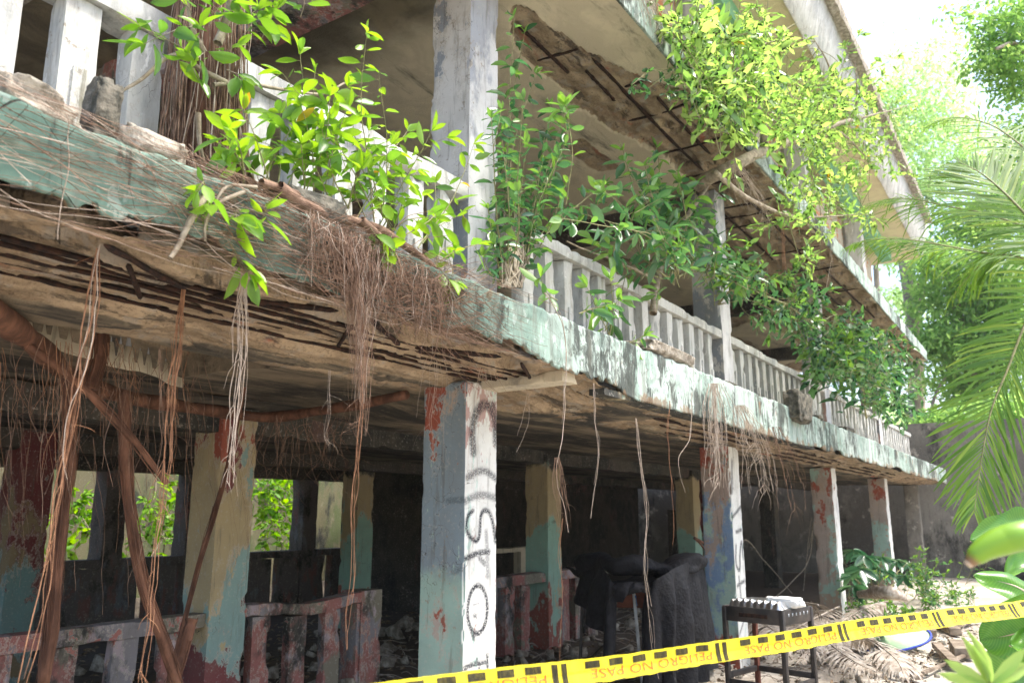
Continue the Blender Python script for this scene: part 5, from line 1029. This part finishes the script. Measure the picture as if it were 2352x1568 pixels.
for k, (px, py, w, hh, n, lb) in enumerate(((2110, 1385, 45, .9, 26, 'leafy green bush between the fourth and last columns'), (1965, 1385, 26, .9, 18, 'dark leafy bush at the foot of the third column'), (2180, 1395, 60, .35, 26, 'low herbs on the bare ground near the end wall'), (2010, 1420, 70, .3, 40, 'carpet of small green herbs in front of the third column'), (2225, 1330, 30, 1.0, 8, 'little palm-like seedling against the dark end wall'))):
    s = thing('undergrowth', lb, 'plant', 'wild plants growing in the yard'); sm = MB(); lm = MB()
    for i in range(n):
        f = onz(px + rng.uniform(-w, w), py + rng.uniform(-12, 12), 0); d = unit(np.array([rng.normal(0, .5), rng.normal(0, .5), 1])); shoot(sm, lm, f, f + d * hh * rng.uniform(.5, 1.1), .006, 9, .17 if hh > .5 else .10, .07 if k != 4 else .03, 'mid', (.1, .9), .06, .25, .3, 3)
    finish(s, sm, lm, m_stem, m_papaya if k in (1,) else m_lf_dark)
# ------------------------------------------------------------------ dry fronds, planks, tray, litter
sh = thing('dry_spathe', 'dry brown palm sheath lying across the plants beside the third column', 'palm debris')
blade('husk', [onz(1965, 1370, .35), onz(2020, 1372, .5), onz(2060, 1376, .5), onz(2085, 1380, .42)], .16, .16, sh, m_straw, UP0, .9, .9, 24, 7)
DG = 'dry palm fronds on the ground'
for k, (pts, L, lb) in enumerate((([(1930, 1400), (1870, 1430), (1800, 1470), (1760, 1510)], .38, 'grey dry palm frond heaped against the third column'), ([(1900, 1440), (1900, 1480), (1960, 1530), (2020, 1560)], .42, 'bleached dry frond fanning out over the sand in front'), ([(1990, 1440), (1940, 1470), (1880, 1490), (1840, 1530)], .38, 'dry frond right behind the grill stand'), ([(2040, 1390), (2000, 1400), (1960, 1420), (1920, 1450)], .38, 'brown dry frond among the green plants'), ([(1740, 1430), (1780, 1460), (1830, 1480), (1880, 1480)], .38, 'dry frond in the shade between second and third columns'), ([(1880, 1400), (1820, 1390), (1760, 1400), (1720, 1420)], .42, 'dark dry frond deep between the two painted columns'), ([(1960, 1470), (2010, 1490), (2060, 1530), (2080, 1570)], .34, 'pale crumpled frond beside the planks'))):
    t = thing('dry_frond', lb, 'palm frond', DG); hz = .12 + .06 * k
    P = [onz(x, y, hz * (1 - .5 * i / 3)) + [0, 0, .06] for i, (x, y) in enumerate(pts)]
    frond('leaflets', P, 46, L, t, m_straw, m_straw, 1.3, .032, .016)
TB = 'timber scraps on the sand'
def plank(px, py, px2, py2, w, th, lb, z=.06, zz2=None, mat=m_wood):
    a = onz(px, py, z); b = onz(px2, py2, z if zz2 is None else zz2); c = (a + b) / 2; ax = (b - a) / 2; ay = unit(np.cross(UP0, ax)) * w / 2; az = unit(np.cross(ax, ay)) * th / 2; L = np.linalg.norm(ax)
    mb = MB(); R3 = np.stack([unit(ax), unit(ay), unit(az)], 0)
    rbox(mb, -L, L, -w / 2, w / 2, -th / 2, th / 2, .05, .004, .012, int(px), xf=lambda Q: c + Q @ R3); tag(mb.build('plank', mat), lb, 'plank', TB)
plank(1880, 1500, 2080, 1545, .07, .04, 'long thin dark batten lying across the sand', .05)
plank(1985, 1462, 2110, 1555, .09, .05, 'dark batten leaning diagonally over the pale green tray', .22, .03)
plank(1960, 1490, 2010, 1440, .26, .04, 'wide grey board behind the tray', .06)
plank(2010, 1460, 2050, 1432, .24, .03, 'pale white board sticking up behind the grey board', .10, .3, m_wht)
plank(2150, 1480, 2195, 1525, .10, .07, 'short brown timber right of the tray', .06)
plank(2120, 1430, 2140, 1455, .14, .10, 'thick brown block under the tape', .06)
plank(2155, 1425, 2195, 1450, .16, .10, 'brown block right of the thick block', .06)
plank(2200, 1478, 2215, 1500, .2, .12, 'dark stump-like block near the banana leaves', .06)
plank(2120, 1545, 2270, 1480, .04, .03, 'thin pale stick along the sand near the banana leaves', .04)
plank(2240, 1420, 2180, 1440, .1, .06, 'far brown offcut beyond the blocks', .05)
ty = thing('plastic_tray', 'pale green round tray with blue rim lying on the sand', 'tray'); c0 = onz(2050, 1462, .10); th = np.linspace(0, 2 * np.pi, 48, endpoint=False); rr = .42 * (1 + .08 * np.sin(3 * th))
tl = unit(np.array([-.35, .1, 1])); ax = unit(np.cross([0, 1, 0], tl)); ay = np.cross(tl, ax)
ring = c0 + (rr * np.cos(th))[:, None] * ax + (rr * np.sin(th))[:, None] * ay
mb = MB(); mb.add(np.vstack([ring, ring - tl * .02]), [np.arange(48)[None], np.stack([np.arange(48), np.arange(48) + 48, (np.arange(48) + 1) % 48 + 48, (np.arange(48) + 1) % 48], 1), 48 + np.arange(48)[None, ::-1]]); mb.build('plate', m_lime, ty)
mb = MB(); tube(mb, np.vstack([ring, ring[:2]]), .016, 6); mb.build('rim', m_bluep, ty)
lt = MB(); ls = MB(); rbm = MB()
n = 5200; X_ = rng.uniform(4, 17, n); Y_ = rng.uniform(1.0, 10.5, n); Z_ = gz(X_, Y_); D = rng.normal(0, 1, (n, 3)) * [1, 1, .25]
leaves(lt, np.stack([X_, Y_, Z_ + .012], 1), D, rng.uniform(.04, .13, n), rng.uniform(.02, .05, n), 'mid', tint=rng.random(n), roll=.5)
tag(lt.build('leaf_litter', simple('dead_leaf', (.14, .09, .05), (.36, .28, .19), 10)), 'dead leaves scattered over the yard and hall floor', 'litter', kind='stuff')
for k in range(700):
    x = rng.uniform(4.5, 15); y = rng.uniform(1.2, 7.5); z = gz(np.array([x]), np.array([y]))[0]; a = rng.uniform(0, 6.3); l = rng.uniform(.1, .5); strand(ls, [[x, y, z + .015], [x + l * .5 * math.cos(a), y + l * .5 * math.sin(a), z + rng.uniform(.02, .09)], [x + l * math.cos(a), y + l * math.sin(a), z + .02]], rng.uniform(.003, .009), .04, 4, 4)
tag(ls.build('twig_litter', m_straw), 'dry twigs and straw strewn on the ground', 'litter', kind='stuff')
for k in range(520):
    x = rng.uniform(5, 16); y = rng.uniform(3.2, 9) if k % 4 else rng.uniform(1.2, 3.2); s = rng.uniform(.03, .16) * (1 if k % 4 else .5); z = gz(np.array([x]), np.array([y]))[0]
    R3 = np.linalg.qr(rng.normal(0, 1, (3, 3)))[0]; obox(rbm, [x, y, z + s * .2], R3[0] * s * rng.uniform(.4, 1), R3[1] * s * rng.uniform(.3, .8), R3[2] * s * rng.uniform(.1, .4))
tag(rbm.build('rubble_litter', m_raw), 'broken concrete and rubbish strewn over the hall floor', 'rubble', kind='stuff')
mb = MB()
for k, (pts, r) in enumerate((([(1700, 1250), (1720, 1240), (1760, 1290), (1870, 1420)], .018), ([(1725, 1420), (1850, 1300), (1868, 1200), (1858, 1260)], .015), ([(1840, 1400), (1850, 1290), (1862, 1190)], .012))): strand(mb, [ony(x, y, 5.0) for x, y in pts], r, .04, 1.5, 5)
tag(mb.build('dead_branch', m_twig), 'bent dead branches rising from the heap between the second and third columns', 'branch')
mb = MB(); strand(mb, [ony(1595, 1235, 4.2), ony(1650, 1268, 4.2), ony(1705, 1305, 4.2)], .02, .03, 2, 6); strand(mb, [ony(1595, 1235, 4.2), ony(1640, 1285, 4.2), ony(1690, 1335, 4.2)], .016, .03, 2, 6); tag(mb.build('dead_branch', m_vine), 'forked dark stick leaning against the second painted column behind the tarpaulin', 'branch')
# ------------------------------------------------------------------ grill stand
gs = thing('grill_stand', 'black metal charcoal grill stand on four legs in front of the second painted column', 'grill')
FL, FR = np.array([7.55, 2.68]), np.array([7.42, 2.08]); uu = unit(FR - FL); vv = np.array([-uu[1], uu[0]]); vv = vv if vv[0] > 0 else -vv
Wg, Dg, Ht, Hb = .60, .55, .83, .13
def gp(a, b, z): q = FL + uu * a + vv * b; return np.array([q[0], q[1], z])
def gbox(a0, a1, b0, b1, z0, z1, mb): 
    c = gp((a0 + a1) / 2, (b0 + b1) / 2, (z0 + z1) / 2); obox(mb, c, np.r_[uu * (a1 - a0) / 2, 0], np.r_[vv * (b1 - b0) / 2, 0], [0, 0, (z1 - z0) / 2])
def part(name, mat, par, *boxes, bev=.004):
    mb = MB()
    for b in boxes: gbox(*b, mb)
    return mb.build(name, mat, par, bevel=bev)
fb = part('firebox', m_blackmetal, gs, (0, Wg, 0, .012, Ht - Hb, Ht), (0, Wg, Dg - .012, Dg, Ht - Hb, Ht), (0, .012, .014, Dg - .014, Ht - Hb, Ht), (Wg - .012, Wg, .014, Dg - .014, Ht - Hb, Ht), (.014, Wg - .014, .014, Dg - .014, Ht - Hb + .004, Ht - Hb + .016))
part('drawer_slot', m_rust, fb, (.17, .45, -.006, -.001, Ht - .085, Ht - .05))
part('vent_hole', m_greymetal, fb, *[(Wg + .001, Wg + .004, .09 + .07 * k, .105 + .07 * k, Ht - .06, Ht - .035) for k in range(6)], bev=0)
for a, b in ((-.004, -.006), (Wg - .04, -.006), (Wg - .036, Dg - .036), (-.004, Dg - .036)): part('leg', m_blackmetal if b < .1 or a > .1 else m_rustpanel, gs, (a, a + .042, b, b + .042, -.03, Ht - .01))
part('stretcher', m_blackmetal, gs, (.04, Wg - .04, 0, .03, .14, .20)); part('stretcher', m_blackmetal, gs, (.04, Wg - .04, Dg - .03, Dg, .20, .25)); part('stretcher', m_blackmetal, gs, (0, .03, .04, Dg - .04, .20, .25)); part('stretcher', m_blackmetal, gs, (Wg - .03, Wg, .04, Dg - .04, .15, .21))
# crumpled foil-covered grate and a white bag on top
fo_ = MB(); nx, ny = 60, 40; A_, B_ = np.meshgrid(np.linspace(.03, Wg - .02, nx), np.linspace(.02, Dg - .1, ny), indexing='ij'); pq = np.stack([A_.ravel(), B_.ravel(), 0 * A_.ravel()], 1)
zt = Ht + .055 + .012 * (fbm(pq * 18, 401, 4) - .5) + .014 * np.cos(pq[:, 0] * 95) * np.exp(-((pq[:, 1] - .08) / .05) ** 2) - .06 * np.exp(-(np.minimum(pq[:, 1] - .02, .43 - pq[:, 1]) / .02) ** 2) - .055 * np.exp(-(np.minimum(pq[:, 0] - .03, Wg - .02 - pq[:, 0]) / .03) ** 2)
fo_.add(np.array([gp(a, b, z) for (a, b, _), z in zip(pq, zt)]), [gridf(nx, ny)]); tag(fo_.build('foil_tray', m_foil, smooth=True), 'crumpled silver foil tray resting on the grill stand', 'foil tray')
rock('crumpled_bag', 'crumpled white plastic bag on the right side of the grill stand', 'bag', gp(Wg - .10, .24, Ht - .01), (.18, .32, .09), m_wht, 411)
# ------------------------------------------------------------------ draped chairs
ch = thing('metal_chair', 'rusty chair with brown back panel and thin metal legs half covered by tarpaulins', 'chair')
YC_ = 3.55
def cpx(x, y, Y): return ony(x, y, Y)
a = cpx(1415, 1352, YC_); b = cpx(1492, 1352, YC_ - .25); zt_ = 1650
mb = MB(); c = (cpx(1417, 1350, YC_) + cpx(1494, 1394, YC_ - .28)) / 2; ax = (cpx(1494, 1372, YC_ - .28) - cpx(1417, 1372, YC_)) / 2; ax[2] = 0; hz = (cpx(1455, 1350, YC_ - .14) - cpx(1455, 1396, YC_ - .14))[2] / 2
nrm = unit(np.cross(ax, UP0)); obox(mb, c, ax, nrm * .012, [0, 0, hz]); obox(mb, c - [0, 0, hz - .015], ax * 1.06, nrm * .02, [0, 0, .014]); obox(mb, c + [0, 0, hz * .1], ax * 1.0, nrm * .016, [0, 0, .006]); mb.build('backrest', m_rustpanel, ch, bevel=.004)
def leg(x0, y0, x1, Y, r, mat, name='leg', z=0.0):
    mb = MB(); t = cpx(x0, y0, Y); f = onz(x1, 1568, 0); f = t + (cpx(x1, 1560, Y) - t) * ((t[2] - z) / (t[2] - cpx(x1, 1560, Y)[2])); tube(mb, np.linspace(t, f, 8), r, 8); return mb.build(name, mat, ch, smooth=True)
lg = leg(1455, 1352, 1474, 3.36, .016, m_greymetal)
mb = MB(); t = cpx(1456.5, 1366, 3.36); f = cpx(1459.5, 1390, 3.36); tube(mb, np.linspace(t, f, 4), .0175, 8); mb.build('blue_band', m_bluetape, lg, smooth=True)
leg(1340, 1285, 1332, 4.1, .016, m_blackmetal); leg(1405, 1380, 1385, 3.9, .013, m_greymetal); leg(1495, 1390, 1528, 3.3, .015, m_straw)
mb = MB(); tube(mb, np.linspace(cpx(1345, 1520, 3.9), cpx(1410, 1460, 4.3), 6), .015, 6); mb.build('crossbar', m_blackmetal, ch)
TGp = 'black tarpaulins over the chairs'
def drape(pts_top, drop, folds, amp, label, nz=40, nu=120, flare=.03, name='tarpaulin', ragged=.1, seed=1):
    """cloth hanging in folds from a curved top line (3-D points), drop(s) gives its length"""
    P = curve(pts_top, nu); nu = len(P); T = unit(np.gradient(P, axis=0)); N = unit(np.cross(T, UP0)); s = np.linspace(0, 1, nu); V = np.zeros((nu, nz, 3)); o = rng.uniform(0, 6)
    for j in range(nz):
        t = j / (nz - 1); q = np.stack([s * folds * .9, 0 * s + t * 1.2, 0 * s + seed], 1)
        w = .035 * (1 - math.exp(-9 * t)) + amp * (min(1, t * 5) * .5 + .9 * t) * (np.sin(s * folds * 6.283 + o + 1.4 * t + 2.2 * fbm(q, seed, 2)) + 1.2 * (fbm(q * 1.7, seed + 5, 3) - .5)) + flare * t ** 1.3
        fine = .035 * (fbm(np.stack([s * 9 + t * 1.5, 0 * s + t * 3, 0 * s], 1), seed + 9, 4) - .5) 
        dz = drop(s) * t * (1 - ragged * (fbm(np.stack([s * 6, 0 * s, 0 * s], 1), seed + 7, 2) - .3))
        V[:, j] = P + N * (w + fine)[:, None] + T * (.03 * np.sin(t * 5 + s * 20))[:, None] - UP0 * dz[:, None]
    mb = MB(); mb.add(V.reshape(-1, 3), [gridf(nu, nz)]); o_ = mb.build(name, m_tarp, smooth=True); return tag(o_, label, 'tarpaulin', TGp)
drape([cpx(1340, 1300, 4.05), cpx(1370, 1292, 3.75), cpx(1395, 1320, 3.5), cpx(1412, 1345, 3.42)], lambda s: .30 + .26 * np.sin(s * 3.1) + .45 * (s > .62) * (s < .98), 3, .05, 'short black tarpaulin bunched over the left side of the chair', seed=3)
drape([cpx(1405, 1345, 3.42), cpx(1440, 1335, 3.3), cpx(1480, 1338, 3.2), cpx(1510, 1340, 3.15)], lambda s: .12 + .05 * np.sin(s * 9), 4, .03, 'narrow black valance of tarpaulin above the brown chair back', seed=5)
drape([cpx(1492, 1335, 3.2), cpx(1505, 1330, 3.05), cpx(1540, 1310, 2.98), cpx(1580, 1290, 3.0), cpx(1605, 1288, 3.25), cpx(1610, 1290, 3.6)], lambda s: 1.02 + .10 * s, 6, .06, 'long black tarpaulin hanging to the ground on the right side of the chair', flare=.02, ragged=.06, seed=7)
rl = MB(); P = wob(curve([cpx(1335, 1300, 4.1), cpx(1375, 1287, 3.8), cpx(1420, 1300, 3.5), cpx(1470, 1296, 3.35), cpx(1530, 1305, 3.2), cpx(1585, 1288, 3.1), cpx(1612, 1296, 3.3)], 90), .03, 4); m = len(P)
nn = 20; thh = np.arange(nn) / nn * 6.283; T = unit(np.gradient(P, axis=0)); Aa = unit(np.cross(T, UP0)); Bb = np.cross(T, Aa); V = np.zeros((m, nn, 3))
for j in range(nn):
    q = np.stack([np.arange(m) * .11, 0 * P[:, 0] + math.cos(thh[j]) * 1.2, 0 * P[:, 0] + math.sin(thh[j]) * 1.2], 1); r = (.10 + .02 * np.sin(np.arange(m) * .2)) * (.45 + 1.1 * fbm(q * 1.3, 505, 4)) * np.minimum(1, np.minimum(np.arange(m), m - 1 - np.arange(m)) / 5 + .15)
    V[:, j] = P + Aa * (r * 1.25 * math.cos(thh[j]))[:, None] - Bb * (r * .8 * math.sin(thh[j]))[:, None]
i, j = np.meshgrid(np.arange(m - 1), np.arange(nn), indexing='ij'); i = i.ravel(); j = j.ravel(); k = (j + 1) % nn
rl.add(V.reshape(-1, 3), [np.stack([i * nn + j, i * nn + k, (i + 1) * nn + k, (i + 1) * nn + j], 1)]); tag(rl.build('tarpaulin', m_tarp, smooth=True), 'crumpled roll of grey-black tarpaulin heaped along the top of the chairs', 'tarpaulin', TGp)
sheet = MB()   # broad top under the roll
tp = np.array([cpx(1345, 1310, 4.0), cpx(1412, 1345, 3.45), cpx(1500, 1340, 3.15), cpx(1605, 1300, 3.3)]); bk = tp + np.array([.35, .45, .0]); Vg = []
for u in np.linspace(0, 1, 40):
    f = curve(tp, 40); gk = curve(bk, 40); ii = int(u * (len(f) - 1))
    for v_ in np.linspace(0, 1, 16): Vg.append(f[ii] * (1 - v_) + gk[ii] * v_)
Vg = np.array(Vg); Vg[:, 2] += .09 * (fbm(Vg * 5, 601, 4) - .4); sheet.add(Vg, [gridf(40, 16)]); tag(sheet.build('tarpaulin', m_tarp, smooth=True), 'wrinkled black tarpaulin top sheet lying flat over the chairs', 'tarpaulin', TGp)
# ------------------------------------------------------------------ warning tape
tp_ = thing('warning_tape', 'yellow danger tape stretched across the foreground with upside-down red lettering', 'tape')
C0 = 2.25
def tpt(s, w):
    w = w * .84
    dpt = C0 * (1 + .165 * s); lat = C0 * (.0535 + .2436 * s); ver = -C0 * (.4108 + .0346 * s + .0022 * np.sin(s * 1.7 + .6) + .0008 * np.sin(s * 5.2))
    c = CAM + FW * dpt[:, None] + RT * lat[:, None] + UPV * ver[:, None]
    tl = (-.14 + .22 * np.sin(s * 1.1 + .5))   # slight roll along its length
    ca, sa = np.cos(tl), np.sin(tl); nr_ = unit(-FW + RT * .6)
    # shallow crease along the middle
    cr = .006 * (1 - np.abs(w) / .0375) + .0016 * np.sin(s * 31 + w * 40) * np.sin(s * 5) + .55 * np.maximum(0, -.004 - w) + .0012 * np.sin(s * 67 + 3 * np.sin(s * 9))
    return c + UP0 * (w * ca)[:, None] + nr_ * (w * sa + cr)[:, None], nr_
def tgrid(s0, s1, w0, w1, ns, nw, off, mb):
    S_, W_ = np.meshgrid(np.linspace(s0, s1, ns), np.linspace(w0, w1, nw), indexing='ij'); p, nr_ = tpt(S_.ravel(), W_.ravel()); mb.add(p + nr_ * off, [gridf(ns, nw)[:, ::-1]])
HWt = .0375
mb = MB(); tgrid(-1.8, 6.5, -HWt, HWt, 700, 19, 0, mb); mb.build('film', m_tape, tp_, smooth=True)
tc = bpy.data.curves.new('lettering', 'FONT'); tc.body = 'PELIGRO NO PASE'; tc.size = 1.0; to = bpy.data.objects.new('lettering_source', tc); COL.objects.link(to)
tme = bpy.data.meshes.new_from_object(to, depsgraph=bpy.context.evaluated_depsgraph_get()); bpy.data.objects.remove(to)
import bmesh
_b = bmesh.new(); _b.from_mesh(tme); bmesh.ops.triangulate(_b, faces=_b.faces); bmesh.ops.subdivide_edges(_b, edges=[e for e in _b.edges if e.calc_length() > .15], cuts=3); _b.to_mesh(tme); _b.free()
tv = np.array([v.co[:] for v in tme.vertices]); tfs = [np.array([list(p.vertices)]) for p in tme.polygons]
tx0, tx1 = tv[:, 0].min(), tv[:, 0].max()
for k in range(-1, 7):
    sq = MB()
    for j in range(6):
        s1 = k - .075 - j * .137; tgrid(s1 - .082, s1, .008, .030, 6, 3, .0016, sq)
        tgrid(s1 - .080, s1, -.0372, -.0352, 6, 2, .0016, sq)
    for j in (0, 1): tgrid(k - .022 + j * .05, k + .008 + j * .05, -.034, .030, 4, 7, .0016, sq)
    sq.build('black_marking', m_tblack, tp_)
    S_ = k - .055 - (tv[:, 0] - tx0) / (tx1 - tx0) * .76; W_ = .004 - tv[:, 1] / .73 * .029
    p, nr_ = tpt(S_, W_); lm = MB(); lm.add(p + nr_ * .0024, tfs); lm.build('lettering', m_tred, tp_)
# anchors outside the frame keep the tape taut
for s_, nm, lb in ((6.5, 'tape_post', 'thin stake holding the right end of the danger tape outside the picture'), (-1.8, 'tape_post', 'thin stake holding the left end of the danger tape outside the picture')):
    q, _ = tpt(np.array([s_]), np.array([0.0])); q = q[0]; mb = MB(); tube(mb, np.linspace([q[0], q[1], -.1], [q[0], q[1], q[2] + .02], 5), .018, 8); tag(mb.build(nm, m_wood), lb, 'stake')
bpy.data.meshes.remove(tme)
# ------------------------------------------------------------------ daylight
SUN = unit(np.array([.30, -.55, 1.15]))
wd = bpy.data.worlds.new('World'); scene.world = wd; wd.use_nodes = True; wt = wd.node_tree; wt.nodes.clear()
sk = wt.nodes.new('ShaderNodeTexSky'); sk.sky_type = 'NISHITA'; sk.sun_disc = False
sk.sun_elevation = math.asin(SUN[2]); sk.sun_rotation = math.atan2(SUN[0], SUN[1]); sk.dust_density = 3.5; sk.air_density = 1.0; sk.ozone_density = .6
bg = wt.nodes.new('ShaderNodeBackground'); bg.inputs[1].default_value = .15; wo = wt.nodes.new('ShaderNodeOutputWorld')
wt.links.new(sk.outputs[0], bg.inputs[0]); wt.links.new(bg.outputs[0], wo.inputs[0])
ld = bpy.data.lights.new('sun', 'SUN'); lo = bpy.data.objects.new('sun', ld); COL.objects.link(lo)
ld.energy = 2.0; ld.angle = math.radians(12); ld.color = (1, .96, .88)
lo.rotation_euler = Vector(SUN).to_track_quat('Z', 'Y').to_euler()
scene.view_settings.view_transform = 'Standard'; scene.view_settings.look = 'None'; scene.view_settings.exposure = 1.6; scene.view_settings.gamma = 1
scene.render.engine = 'CYCLES'
scene.cycles.max_bounces = 8; scene.cycles.diffuse_bounces = 5; scene.cycles.transmission_bounces = 4
HAZE = .0005  # added haze volume, stands in for the glare that pales far trees
if HAZE:
    t = NT('glare_haze'); t.t.links.new(t.n('VolumePrincipled', {'Color': (.95, .97, 1, 1), 'Density': HAZE, 'Anisotropy': .3}).outputs[0], t.out.inputs['Volume'])
    mb = MB(); box(mb, -12, 95, -60, 40, -1.5, 30); tag(mb.build('haze', t.m), 'thin added haze standing in for glare over the far trees', 'haze', kind='stuff')
    scene.cycles.volume_step_rate = 5; scene.cycles.volume_max_steps = 64; scene.cycles.volume_bounces = 1
